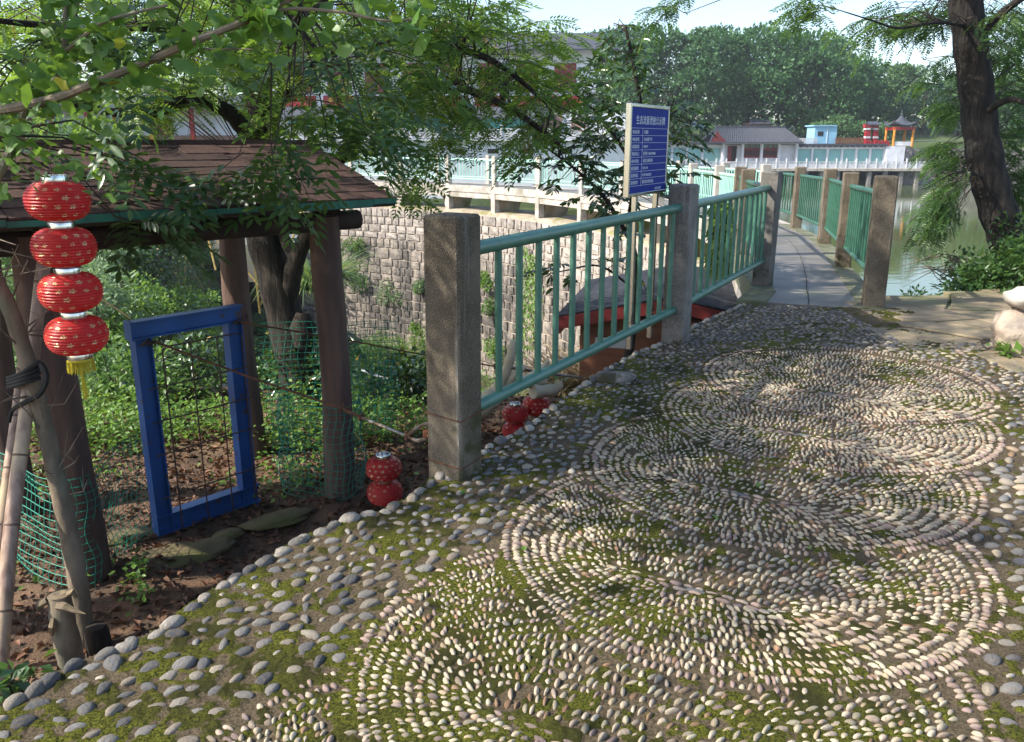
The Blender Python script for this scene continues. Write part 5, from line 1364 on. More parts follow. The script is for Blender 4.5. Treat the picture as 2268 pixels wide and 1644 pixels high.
def nearest(p, limbs):
    best = None
    for L_ in limbs:
        for q in L_:
            d = (q - p).length
            if best is None or d < best[0]: best = (d, q)
    return best
def limb(tree, pts, r0, r1, m, name='limb', n=10, seg=6):
    P = bez(pts, seg); o = tree.location; rr_ = taper(r0, r1, len(P))
    MB().tube([p - o for p in P], [x * (1 + .05 * math.sin(i * 1.9)) for i, x in enumerate(rr_)], n).build(name, MATS[m], tree, True); return P
def canopy(tree, regions, limbs, tpls, lsize, m, bark, nleaf=7, tl=(.4, .8), droop=.35, name='crown', roll=.35, conn=True, dens=1.0):
    """regions: (u, v, ru, rv, Y0, Y1, count) in photograph pixels with a distance range"""
    out = []; tw = MB(); o = tree.location
    for (u, v, ru, rv, y0, y1, cnt) in regions:
        for _ in range(max(1, round(cnt * dens))):
            a = random.uniform(0, 6.283); r_ = math.sqrt(random.random()); Y = random.uniform(y0, y1)
            p = aty(u + ru * r_ * math.cos(a), v + rv * r_ * math.sin(a), Y)
            dn, q = nearest(p, limbs); away = (p - q); away.z *= .4
            dv = away.normalized() + Vector((random.gauss(0, .5), random.gauss(0, .5), random.gauss(0, .25)))
            L_ = random.uniform(*tl); base = p - dv.normalized() * L_ * .5
            if conn and dn > .25 and dn < 4: 
                mid = base.lerp(q, .5) + Vector((random.gauss(0, .06), random.gauss(0, .06), .12 * dn + random.gauss(0, .05)))
                tw.tube([base, base.lerp(mid, .6), mid, mid.lerp(q, .6), q], [.003, .004, .005, .007, .010], 4, False)
            twig_spray(base, dv, L_, nleaf, tpls, lsize, droop, out, tw)
    ch = leaves_from(out, tpls, roll)
    if tw.v:
        tw.v = [Vector(v) - o for v in tw.v]; t_ = tw.build('twigs', MATS[bark], tree); t_['kind'] = 'stuff'
    ch = [(v - np.array(tuple(o)), f, a) for v, f, a in ch]
    return foliage(name, ch, MATS[m], tree)
# ------------------------------------------------------------------ leaning tree behind the shelter
tb = aty(692, 960, 8.7)
tree1 = thing('wingnut_tree', 'dark leaning tree with pinnate leaves rising behind the shelter roof', 'tree', tb)
tr = limb(tree1, [tb + Vector((.06, 0, -.5)), aty(688, 930, 8.7), aty(655, 800, 8.75), aty(612, 620, 8.8), aty(572, 470, 8.85), aty(586, 300, 8.9), aty(560, 150, 8.8), aty(520, -60, 8.7), aty(480, -330, 8.6)], .25, .09, 'bark_dark', 'trunk', 18)
L1 = [tr[12:]]
L1.append(limb(tree1, [aty(632, 690, 8.75), aty(648, 610, 8.7), aty(662, 560, 8.65), aty(700, 480, 8.5), aty(735, 380, 8.4), aty(830, 270, 8.3), aty(960, 190, 8.2), aty(1110, 230, 8.1), aty(1240, 320, 8.0)], .11, .02, 'bark_dark'))
L1.append(limb(tree1, [aty(655, 575, 8.66), aty(625, 520, 8.8), aty(600, 470, 9.0), aty(560, 380, 9.3)], .07, .04, 'bark_dark'))
L1.append(limb(tree1, [aty(582, 330, 8.9), aty(540, 285, 8.6), aty(500, 245, 8.3), aty(430, 220, 7.9), aty(330, 250, 7.4), aty(200, 240, 6.9), aty(40, 180, 6.4)], .10, .02, 'bark_dark'))
L1.append(limb(tree1, [aty(600, 260, 8.9), aty(650, 180, 8.6), aty(740, 110, 8.2), aty(900, 90, 7.9), aty(1080, 130, 7.7), aty(1200, 220, 7.6)], .08, .015, 'bark_dark'))
L1.append(limb(tree1, [aty(580, 200, 8.8), aty(640, 90, 8.8), aty(760, -40, 8.8), aty(900, -200, 8.8)], .07, .02, 'bark_dark'))
L1.append(limb(tree1, [aty(560, 150, 8.8), aty(470, 90, 8.2), aty(330, 60, 7.5), aty(150, 60, 6.8), aty(-60, 40, 6.2)], .07, .015, 'bark_dark'))
L1.append(limb(tree1, [aty(520, -60, 8.7), aty(380, -160, 7.4), aty(200, -250, 6.0), aty(60, -350, 5.0)], .07, .02, 'bark_dark'))
burl = MB().lathe([(.01, -.20), (.10, -.16), (.15, -.05), (.12, .05), (.13, .12), (.06, .2), (.035, .21), (.045, .15), (.01, .12)], 12); burl.v = [(v[0] * (1 + .2 * math.sin(4 * v[2] * 9)), v[1], v[2]) for v in burl.v]
burl.build('burl', MATS['bark_dark'], tree1, True, aty(672, 735, 8.6) - tb)
canopy(tree1, [(300, 60, 420, 120, 6.5, 10.5, 120), (700, 60, 330, 120, 7, 10.5, 130), (1020, 110, 220, 120, 7.2, 9.5, 95), (560, 190, 300, 70, 7.5, 10.5, 55), (930, 240, 200, 55, 7.2, 9.5, 40),
               (1190, 190, 90, 110, 7.2, 9, 34), (180, 190, 220, 60, 6, 9, 30), (760, 290, 140, 40, 7.5, 9, 14), (960, 360, 80, 30, 7, 8.5, 3), (920, 430, 40, 30, 7, 8.5, 2),
               (500, -220, 700, 200, 6, 10, 60), (1150, 310, 90, 30, 7, 8.5, 4)],
       L1, T2_, .23, 'leaf_canopy', 'dark_twig', 9, (.45, .95), .25, dens=.75)
# nearer branches hanging over the shingle roof
tw2b = Vector((-5.6, 3.6, -1.2))
tree2 = thing('wingnut_tree', 'broad leaved tree whose sprays hang over the shingle roof', 'tree', tw2b)
t2 = limb(tree2, [tw2b + Vector((0, 0, -.3)), Vector((-5.4, 3.7, 1.0)), Vector((-5.1, 3.9, 2.6)), Vector((-4.7, 4.0, 4.2)), Vector((-4.5, 4.1, 5.6))], .17, .07, 'bark_dark', 'trunk', 14)
L2 = [t2[8:]]
L2.append(limb(tree2, [Vector((-5.1, 3.9, 2.6)), Vector((-4.2, 4.1, 3.1)), Vector((-3.1, 4.3, 3.0)), Vector((-2.0, 4.5, 2.7)), Vector((-1.1, 4.7, 2.2))], .07, .012, 'bark_dark'))
L2.append(limb(tree2, [Vector((-4.9, 4.0, 3.4)), Vector((-4.0, 4.6, 3.7)), Vector((-2.9, 5.2, 3.4)), Vector((-1.8, 5.6, 2.7)), Vector((-1.2, 5.8, 2.0))], .07, .012, 'bark_dark'))
L2.append(limb(tree2, [Vector((-5.3, 3.8, 1.6)), Vector((-4.4, 4.0, 1.9)), Vector((-3.4, 4.2, 1.8)), Vector((-2.6, 4.3, 1.55))], .05, .01, 'bark_dark'))
canopy(tree2, [(560, 370, 120, 40, 4.7, 5.2, 4), (360, 385, 90, 40, 4.6, 5.0, 3), (660, 330, 80, 40, 4.8, 5.4, 2), (320, 470, 90, 20, 4.6, 5.0, 2), (30, 330, 90, 40, 4.6, 5.0, 2), (780, 250, 120, 60, 4.8, 5.6, 4),
               (660, 240, 120, 40, 4.8, 5.6, 3), (250, 310, 100, 40, 4.6, 5, 2), (850, 330, 40, 40, 5.0, 5.6, 1), (420, 130, 280, 60, 4.4, 5.4, 5), (130, 120, 200, 90, 4.4, 5, 5), (800, 120, 220, 80, 4.8, 6, 6), (300, -260, 500, 160, 4, 5.6, 14)],
       L2, T1_, .33, 'leaf_wingnut', 'dark_twig', 5, (.25, .42), .22, conn=True)
# leaf clumps added overhead, out of the frame, to throw dappled shade on the terrace
out = []; r6 = random.Random(31)
clumps = [(Vector((r6.uniform(-4.3, -2.2), r6.uniform(2.7, 5.0), r6.uniform(2.9, 3.9))), .34) for _ in range(11)] + [(Vector((r6.uniform(-4.2, -1.6), r6.uniform(5.0, 6.7), r6.uniform(4.0, 5.2))), .40) for _ in range(26)] + \
         [(Vector((r6.uniform(-2.6, -1.6), r6.uniform(1.6, 2.6), r6.uniform(2.7, 3.2))), .25) for _ in range(3)]
for c, sd_ in clumps:
    dn, q = nearest(c, L2); MB_ = MB().tube([c - tw2b, c.lerp(q, .5) + Vector((0, 0, .15)) - tw2b, q - tw2b], [.006, .012, .02], 5, False).build('branch', MATS['bark_dark'], tree2)
    for _ in range(34): out.append((c + Vector((r6.gauss(0, sd_), r6.gauss(0, sd_), r6.gauss(0, sd_ * .5))), Vector((r6.gauss(0, 1), r6.gauss(0, 1), r6.gauss(-.1, .4))), r6.uniform(.24, .36)))
foliage('shade_clumps', [(v - np.array(tuple(tw2b)), f, a) for v, f, a in leaves_from(out, T1_, .35)], MATS['leaf_wingnut'], tree2)
# ------------------------------------------------------------------ ginkgo by the lanterns
gb_ = onz(188, 1425, GZ)
gk = thing('ginkgo_tree', 'young ginkgo with a slanting pale trunk and fan shaped leaves by the lanterns', 'tree', gb_)
gt_ = limb(gk, [gb_ + Vector((0, 0, -.15)), aty(168, 1260, 4.2), aty(135, 1100, 4.25), aty(100, 950, 4.3), aty(60, 800, 4.25), aty(20, 680, 4.2), aty(-40, 560, 4.1), aty(-120, 380, 3.9), aty(-200, 120, 3.7), aty(-230, -200, 3.6)], .054, .026, 'bark_pale', 'trunk', 12)
LG = [gt_[30:]]
mainb = [aty(-110, 262, 3.3), aty(0, 245, 2.75), aty(110, 222, 2.68), aty(200, 188, 2.6), aty(300, 148, 2.56), aty(420, 96, 2.52), aty(540, 48, 2.5), aty(640, 0, 2.5), aty(760, -60, 2.5)]
LG.append(limb(gk, [aty(-150, 300, 3.8)] + mainb, .018, .007, 'bark_pale', 'branch', 8))
LG.append(limb(gk, [aty(-150, 400, 3.7), aty(-40, 420, 3.2), aty(0, 385, 3.0), aty(38, 290, 2.95), aty(72, 208, 2.9), aty(110, 195, 2.9), aty(138, 130, 2.9), aty(145, 40, 2.9), aty(152, -60, 2.9)], .015, .007, 'bark_pale', 'branch', 8))
LG.append(limb(gk, [aty(138, 120, 2.9), aty(180, 85, 2.85), aty(240, 45, 2.8), aty(370, 12, 2.75)], .007, .004, 'bark_pale', 'branch', 6))
LG.append(limb(gk, [aty(560, 40, 2.5), aty(640, 20, 2.5), aty(760, 28, 2.5), aty(850, 46, 2.48), aty(925, 42, 2.47)], .006, .003, 'bark_pale', 'branch', 6))
LG.append(limb(gk, [aty(400, 104, 2.52), aty(450, 108, 2.5), aty(560, 110, 2.45)], .004, .002, 'bark_pale', 'branch', 6))
out = []
def gleaf(p, n=3, s=.075):
    for _ in range(n):
        d = Vector((random.gauss(0, .8), random.gauss(0, .5), random.gauss(-.15, .75)))
        out.append((p, d, s * random.uniform(.75, 1.15)))
for L_, dens in ((LG[1], 5), (LG[2], 6), (LG[3], 4), (LG[4], 5), (LG[5], 3)):
    for q in L_[2:]:
        for _ in range(dens):
            u, v = pix(q)
            if random.random() < .45: gleaf(q + Vector((random.gauss(0, .012), random.gauss(0, .02), random.gauss(0, .012))), 1, .070)
for _ in range(110):        # leaves of further shoots round the two branches
    u = random.uniform(-60, 260); v = random.uniform(-40, 420)
    gleaf(aty(u, v, random.uniform(2.9, 3.7)), 1, .072)
for _ in range(70):
    u = random.uniform(200, 960); v = 330 - u * .40 + random.gauss(0, 70)
    if v > -120: gleaf(aty(u, v, random.uniform(2.45, 3.1)), 1, .068)
# crown leaves added above and beside the picture, to shade the terrace
tw = MB()
for _ in range(150):
    p = Vector((random.gauss(-3.0, .7), random.gauss(3.2, .8), random.uniform(2.3, 4.6)))
    if abs(pix(p)[0] - 1134) < 1134 and pix(p)[1] > -40: continue
    for _k in range(6): gleaf(p + Vector((random.gauss(0, .12), random.gauss(0, .12), random.gauss(0, .1))), 1, .10)
ch = [(v - np.array(tuple(gb_)), f, a) for v, f, a in leaves_from(out, [TG], .6)]
foliage('crown', ch, MATS['leaf_ginkgo'], gk)
for k in range(26):        # bare twigs low on the trunk
    i = random.randrange(12, 40); p = gt_[min(i, len(gt_) - 1)]; d = Vector((random.uniform(-.4, 1), random.uniform(-.6, .3), random.uniform(-.1, 1))).normalized(); l = random.uniform(.18, .45)
    m1 = p + d * l * .5 + Vector((random.gauss(0, .03), 0, random.gauss(0, .03)))
    tw.tube([p, m1, p + d * l], [.006, .004, .0015], 5, False)
    if random.random() < .6: tw.tube([m1, m1 + Vector((random.gauss(0, .1), random.gauss(0, .05), random.uniform(.02, .15)))], [.003, .001], 4, False)
tw.v = [Vector(v) - gb_ for v in tw.v]; tw.build('bare_twigs', MATS['twig'], gk)['kind'] = 'stuff'
# ------------------------------------------------------------------ glossy tree behind the sign
ob = Vector((1.15, 9.6, -2.6))
tr3 = thing('laurel_tree', 'glossy leaved evergreen rising behind the blue sign', 'tree', ob)
o3_ = limb(tr3, [ob + Vector((0, 0, -.4)), aty(1405, 700, 9.7), aty(1408, 600, 9.7), aty(1395, 500, 9.7), aty(1412, 380, 9.8), aty(1420, 260, 9.8), aty(1405, 150, 9.8), aty(1385, 60, 9.8)], .06, .015, 'bark_dark', 'trunk', 8)
L3 = [o3_[8:]]
L3.append(limb(tr3, [aty(1400, 540, 9.7), aty(1340, 440, 9.6), aty(1280, 380, 9.5), aty(1200, 320, 9.4)], .03, .008, 'bark_dark'))
L3.append(limb(tr3, [aty(1412, 380, 9.8), aty(1460, 280, 9.9), aty(1520, 230, 10)], .025, .008, 'bark_dark'))
L3.append(limb(tr3, [aty(1412, 380, 9.8), aty(1330, 260, 9.8), aty(1250, 190, 9.8)], .025, .008, 'bark_dark'))
L3.append(limb(tr3, [aty(1402, 640, 9.7), aty(1330, 590, 9.5), aty(1250, 600, 9.3), aty(1200, 610, 9.2)], .015, .004, 'bark_dark'))
canopy(tr3, [(1370, 180, 90, 110, 9, 10.6, 60), (1280, 260, 110, 90, 9, 10.4, 60), (1400, 330, 120, 90, 9, 10.6, 50), (1520, 300, 40, 90, 9.4, 10.4, 26), (1320, 400, 110, 60, 9, 10.2, 34), (1380, 90, 50, 50, 9.4, 10.2, 16),
             (1480, 420, 60, 60, 9.2, 10.4, 14), (1390, 470, 60, 60, 9.2, 10.2, 14), (1240, 600, 60, 30, 9.1, 9.6, 7), (1390, 560, 60, 50, 9.2, 9.8, 6), (1190, 360, 60, 40, 9, 9.6, 8)],
       L3, [TL], .125, 'leaf_glossy', 'dark_twig', 12, (.25, .5), .2, 'crown', .6, dens=.62)
# ------------------------------------------------------------------ lakeside tree on the right
rb0 = aty(2262, 610, 9.8)
rtree = thing('lakeside_tree', 'tall dark trunked tree leaning over the lake beside the flagstones', 'tree', rb0)
rt_ = limb(rtree, [rb0 + Vector((.12, 0, -.6)), aty(2240, 560, 9.8), aty(2205, 450, 9.8), aty(2178, 330, 9.8), aty(2160, 180, 9.8), aty(2142, 40, 9.8), aty(2120, -150, 9.8), aty(2080, -500, 9.8), aty(2060, -900, 9.9)], .215, .14, 'bark_black', 'trunk', 18)
L4 = [rt_[14:]]
L4.append(limb(rtree, [aty(2150, 110, 9.8), aty(2230, 20, 9.5), aty(2330, -40, 9.2)], .06, .02, 'bark_black'))
L4.append(limb(rtree, [aty(2145, 60, 9.8), aty(2080, 50, 9.2), aty(1990, 62, 8.8), aty(1930, 45, 8.6), aty(1850, 20, 8.4)], .02, .004, 'bark_black'))
L4.append(limb(rtree, [aty(2130, -100, 9.8), aty(1980, -110, 9), aty(1850, -60, 8.4), aty(1740, -10, 8.0)], .06, .01, 'bark_black'))
L4.append(limb(rtree, [aty(2170, 260, 9.8), aty(2240, 220, 9.3), aty(2330, 260, 9)], .05, .015, 'bark_black'))
L4.append(limb(rtree, [aty(2190, 400, 9.8), aty(2130, 380, 9.4), aty(2080, 400, 9.2)], .02, .005, 'bark_black'))
canopy(rtree, [(2245, 110, 55, 120, 9.9, 11.5, 34), (2250, 330, 40, 110, 9.9, 11.2, 24), (2108, 340, 36, 40, 9.6, 10.8, 14), (2095, 440, 34, 55, 9.4, 10.0, 16), (2100, 240, 30, 30, 10, 11.4, 5), (1990, 40, 100, 34, 9.0, 10.2, 16), (1780, 4, 60, 22, 8.4, 9, 6),
               (1500, -10, 80, 24, 8.2, 9, 4), (2250, 480, 26, 60, 9.9, 11, 12), (2050, -240, 380, 150, 8.4, 10.5, 50), (2110, 30, 100, 50, 9.9, 11, 16), (2235, 40, 50, 60, 8.9, 9.5, 6), (2100, 180, 60, 60, 10.2, 11.4, 8)],
       L4, T2_, .21, 'leaf_lakeside', 'dark_twig', 8, (.3, .55), .4, dens=1.25)
# ------------------------------------------------------------------ shrubs, grass, ground cover
def shrub(c, rad, n, ls, m, label, group=None, tpl=None, name='shrub', cat='shrub', stems=5):
    t = thing(name, label, cat, c, group); c0 = np.zeros(3)
    lobes = [(np.array((random.gauss(0, .45) * rad[0], random.gauss(0, .45) * rad[1], random.uniform(.35, 1.25) * rad[2])), random.uniform(.35, .6)) for _ in range(9)]
    P = []; D = []
    for lc, lr in lobes:
        k = n // 9; d = RNG.normal(0, 1, (k, 3)); d /= np.linalg.norm(d, axis=1, keepdims=True) + 1e-9; r_ = RNG.uniform(.45, 1.05, (k, 1))
        P.append(lc + d * r_ * lr * np.array(rad)); D.append(d + RNG.normal(0, .5, (k, 3)) + np.array((0, 0, -.15)))
    P = np.concatenate(P); D = np.concatenate(D); P[:, 2] = np.maximum(P[:, 2], .01)
    foliage('foliage', [scatter(tpl or TS, P, D, ls * RNG.uniform(.6, 1.25, len(P)), .6)], MATS[m], t)
    b = MB()
    for k in range(stems):
        lc, lr = lobes[k]; b.tube([(random.gauss(0, .05), random.gauss(0, .05), -.15), tuple(lc * .5 + np.array((0, 0, -.05))), tuple(lc)], [.02 * rad[2] + .006, .012 * rad[2] + .004, .004], 5, False)
    b.build('stems', MATS['dark_twig'], t); return t
def tussock(c, n, l, m, label, group=None, name='grass_tussock', w=.03, cat='grass tussock'):
    a = RNG.uniform(0, 6.283, n); el = RNG.uniform(.1, .9, n); D = np.stack([np.cos(a), np.sin(a), np.zeros(n)], 1)
    tp = [blade_tpl(4, w, b_) for b_ in (.5, .85, 1.15)]; idx = RNG.integers(0, 3, n); ch = []
    P = np.stack([RNG.normal(0, .06 * l, n), RNG.normal(0, .06 * l, n), np.full(n, -.02)], 1)
    for k in range(3):
        mk = idx == k; ch.append(scatter(tp[k], P[mk], D[mk], l * RNG.uniform(.55, 1.1, mk.sum()), .25))
    o = foliage(name, ch, MATS[m]); o.location = c; return tag(o, label, cat, group)
r8 = random.Random(21)
GRP = 'shrubs on the ravine slope'
spots = []
def put_on_slope(u, v):
    """first hit of the view ray with the ravine ground"""
    r_ = ray(u, v); Y = 6.5
    while Y < 46:
        p = Vector((0, 0, CAMH)) + r_ * (Y / r_.y)
        if p.z < ravine_h(p.x, p.y): return p
        Y += .25
    return None
kinds = [('leaf_shrub', TS, .085), ('leaf_bright', TS2, .08), ('leaf_shrub', TL, .11), ('leaf_pale', TL, .12), ('leaf_glossy', TS2, .09)]
for k in range(150):
    u, v = r8.uniform(-80, 1000), r8.uniform(470, 905)
    p = put_on_slope(u, v)
    if p is None or p.y < 8.6 or any((p - q).length < .62 for q in spots): continue
    spots.append(p); far = p.y > 16; m, tp, ls = kinds[r8.choice([0, 0, 0, 1, 1, 2, 3, 4])]; s = r8.uniform(.55, 1.0) * (1.5 if far else 1)
    shrub(p, (.75 * s, .75 * s, .62 * s), 900 if not far else 1100, ls * (1.35 if far else 1.0) * r8.uniform(.85, 1.15), m,
          {'leaf_shrub': 'dense mid green shrub on the overgrown ravine slope', 'leaf_bright': 'bright green shrub on the overgrown ravine slope', 'leaf_pale': 'pale grey green shrub on the overgrown ravine slope', 'leaf_glossy': 'dark glossy shrub on the overgrown ravine slope'}[m],
          {'leaf_shrub': 'mid green shrubs on the ravine slope', 'leaf_bright': 'bright green shrubs on the ravine slope', 'leaf_pale': 'pale shrubs on the ravine slope', 'leaf_glossy': 'dark shrubs on the ravine slope'}[m], tp)
print('shrubs', len(spots))
for k, (u, v, l) in enumerate(((250, 880, .9), (300, 900, .7), (830, 770, 1.3), (885, 800, 1.2), (450, 780, 1.0), (520, 840, .9), (1190, 720, 1.3), (1220, 760, 1.2), (700, 640, 1.4), (930, 860, .7))):
    p = put_on_slope(u, v) or aty(u, v, 14)
    if 6 <= k <= 7: p = Vector((.75 + .4 * (k - 6), 11.2, -1.9))
    tussock(p, 420, l, 'dry_grass' if k in (6, 7) else 'grass_blade', ('dry straw coloured grass hanging beside the hut' if k in (6, 7) else 'tall arching grass tussock on the ravine slope'), 'dry grass by the hut' if k in (6, 7) else 'grass tussocks on the ravine slope', w=.028)
# plants rooted in the dam face
def dam_pt(u, v):
    best = None
    for i in range(0, 400):
        s = acc * i / 400; p, d, n = face(s, -3); uu, vv = pix((p.x, p.y, -3))
        if best is None or abs(uu - u) < best[0]: best = (abs(uu - u), p, n, d)
    _, p, n, d = best; r_ = ray(u, v); t = p.y / r_.y; z = CAMH + r_.z * t; return Vector((p.x, p.y, z)) + n * .12, n, d
for k, (u, v, s, m) in enumerate(((868, 668, .9, 'leaf_pale'), (905, 800, .8, 'leaf_bright'), (985, 820, .7, 'leaf_shrub'), (800, 640, .8, 'leaf_shrub'), (795, 560, .7, 'leaf_shrub'), (1105, 700, .8, 'leaf_shrub'), (1090, 640, .5, 'leaf_bright'), (930, 740, .6, 'leaf_bright'), (1120, 810, .9, 'leaf_bright'), (940, 645, .4, 'leaf_pale'))):
    p, n, d = dam_pt(u, v)
    shrub(p, (s * .8, s * .7, s * .8), 900, .15, m, ('bushy pale plant growing out of the dam face', 'bright leafy weed on the lower dam beyond the end post', 'green weed clump at the dam foot behind the end post', 'leafy creeper clump on the dam beside the shelter post', 'small creeper clump high on the dam beside the shelter post', 'green plant at the dam foot seen through the railing', 'bright tuft growing between the dam blocks', 'bright weed low on the dark dam stones', 'bright bush at the dam foot near the carved root', 'little pale weed on the dam face')[k], tpl=TL if k == 0 else TS, name='dam_plant', cat='plant')
for k, (u, v0, v1) in enumerate(((1175, 545, 800), (1195, 560, 780), (1625, 445, 560), (1640, 470, 600))):
    P = []; D = []; 
    for i in range(420):
        v = v0 + (v1 - v0) * random.random(); p, n, d = dam_pt(u + random.gauss(0, 7), v)
        P.append(tuple(p + n * random.uniform(.05, .22) + d * random.gauss(0, .12))); D.append(tuple(n * .5 + Vector((random.gauss(0, .4), random.gauss(0, .4), -.8))))
    P = np.array(P); c = P.mean(0); o = foliage('vine', [scatter(TS2, P - c, np.array(D), .14 * RNG.uniform(.6, 1.2, len(P)), .5)], MATS['leaf_bright']); o.location = c
    tag(o, ('long strand of creeper hanging down the dam behind the railing', 'shorter creeper strand hanging on the dam beside the long one', 'creeper on the dam wall behind the bridge entrance post', 'thin creeper on the dam wall beside the bridge entrance post')[k], 'vine')
# bushes on the lake bank
for k, (u, v, Y, s) in enumerate(((2240, 640, 9.0, .62), (2155, 655, 9.1, .40), (2268, 580, 9.4, .7), (2090, 668, 8.9, .34), (2330, 620, 8.6, .8), (2190, 610, 9.6, .5))):
    p = aty(u, v, Y); p.z = bank_h(p.x, p.y) - .05
    shrub(p, (s * .8, s * .7, s * .75), 1300, .075 if k != 3 else .06, 'leaf_lakeside' if k % 2 == 0 else 'leaf_wingnut', ('large dark bush at the foot of the lakeside tree', 'rounded bush spreading over the bank edge', 'leafy bush behind the lakeside tree foot', 'low sparse bush hanging over the water by the flagstones', 'dark bush beyond the stacked boulder', 'bush between the lakeside tree and the water')[k], name='bank_bush', cat='bush')
b = MB()
for k in range(16):
    p = aty(2120 + random.uniform(-30, 60), 560 + random.uniform(0, 90), 9.6); q = aty(1990 + random.uniform(0, 90), 530 + random.uniform(0, 110), 9.9)
    b.tube([p, p.lerp(q, .5) + Vector((0, 0, random.uniform(-.06, .1))), q], [.007, .005, .002], 4, False)
b.v = [Vector(v) - aty(2120, 600, 9.6) for v in b.v]
tag(b.build('dead_branches', MATS['twig'], None, False, aty(2120, 600, 9.6)), 'bare pale twigs reaching over the water from the bank', 'branch')
# small plants at edges
shrub(onz(2235, 792), (.10, .08, .07), 45, .075, 'leaf_bright', 'fresh green seedling at the foot of the boulder', tpl=TS2, name='seedling', cat='weed', stems=4)
shrub(onz(84, 1550, -.05) + Vector((-.08, .05, 0)), (.10, .08, .045), 54, .055, 'leaf_wingnut', 'low leafy plant at the corner of the terrace edge', tpl=TS2, name='weed', cat='weed', stems=4)
shrub(onz(20, 1575, -.05) + Vector((-.1, 0, 0)), (.08, .08, .05), 36, .06, 'leaf_wingnut', 'dark leafed plant beside the bamboo foot', tpl=TS2, name='weed', cat='weed', stems=4)
# ------------------------------------------------------------------ leaf litter and ground cover
n = 16000; P = np.stack([RNG.uniform(-5.2, 1.5, n), RNG.uniform(2.6, 9.4, n), np.zeros(n)], 1)
keep = np.array([(not inpoly(p[0], p[1], POLYT)) for p in P]); P = P[keep]
P[:, 2] = [soil_h(p[0], p[1]) + random.uniform(.003, .02) for p in P]
D = RNG.normal(0, 1, (len(P), 3)) * np.array((1, 1, .25))
tag(foliage('leaf_litter', [scatter(T_simple(.55, .5), P, D, RNG.uniform(.035, .085, len(P)), .35)], MATS['dead_leaf']), 'brown fallen leaves strewn over the soil', None, None, 'stuff')
P = []; 
for _ in range(22000):
    u, v = random.uniform(0, 960), random.gauss(945, 70)
    if random.random() < .25: u, v = random.uniform(0, 330), random.uniform(1250, 1460)
    p = onz(u, v, GZ)
    if p.y > 9.2 or inpoly(p.x, p.y, POLYT): continue
    if math.sin(p.x * 3.1 + 1) + math.sin(p.y * 4.3) + random.gauss(0, .6) < (-.5 if p.y > 7.0 else .4 if p.y > 6.4 else 1.5): continue
    P.append((p.x, p.y, soil_h(p.x, p.y) + random.uniform(0, .16 if p.y < 7 else .38)))
P = np.array(P); D = RNG.normal(0, 1, P.shape) * np.array((1, 1, .4)) + np.array((0, 0, .25))
tag(foliage('ground_cover', [scatter(TS2, P, D, RNG.uniform(.03, .075, len(P)), .5)], MATS['leaf_bright']), 'low green weeds growing through the leaf litter', None, None, 'stuff')
P = []
for _ in range(26000):
    x, y = random.uniform(-26, 3), random.uniform(8.8, 40); p = (x, y, ravine_h(x, y)); u, v = pix(p)
    if -60 < u < 1350 and v > 420: P.append((x, y, p[2] + random.uniform(0, .35)))
P = np.array(P); D = RNG.normal(0, 1, P.shape) * np.array((1, 1, .6)) + np.array((0, 0, .3)); sc = .09 + .004 * P[:, 1]
tag(foliage('undergrowth', [scatter(TL, P, D, sc * RNG.uniform(.6, 1.4, len(P)), .5)], MATS['leaf_shrub']), 'undergrowth covering the floor and sides of the ravine', None, None, 'stuff')
for k in range(9):        # dry bamboo canes lying in the undergrowth
    u, v = r8.uniform(380, 640), r8.uniform(560, 700); p = put_on_slope(u, v) or aty(u, v, 20); d = Vector((r8.uniform(-1, 1), r8.uniform(-.3, .3), r8.uniform(.4, 1.3))).normalized()
    o = MB().tube([(0, 0, -.2), d * 1.0, d * r8.uniform(1.8, 3.0)], [.028, .024, .014], 5).build('dry_cane', MATS['straw'], None, True, p); tag(o, 'dry cane sticking out of the ravine undergrowth', 'cane', 'dry canes in the ravine')
# twigs and leaves fallen on the terrace
FLM = npmesh('fallen_leaf', T_lance(3, .55, .25, .1)[0], T_lance(3, .55, .25, .1)[1], MATS['leaf_bright'], False, {'rnd': ('FLOAT', np.full(len(T_lance(3)[0]), .6))})
for k, (u, v) in enumerate(((1683, 1069), (1795, 1215), (1590, 1152), (1020, 1095), (1160, 1210))):
    o = obj('fallen_leaf', FLM, None, onz(u, v, .018), (random.gauss(0, .15), random.gauss(0, .15), random.uniform(0, 6)), (.045, .045, .045)); tag(o, 'small green leaf fallen on the pebble paving', 'leaf', 'leaves fallen on the paving')
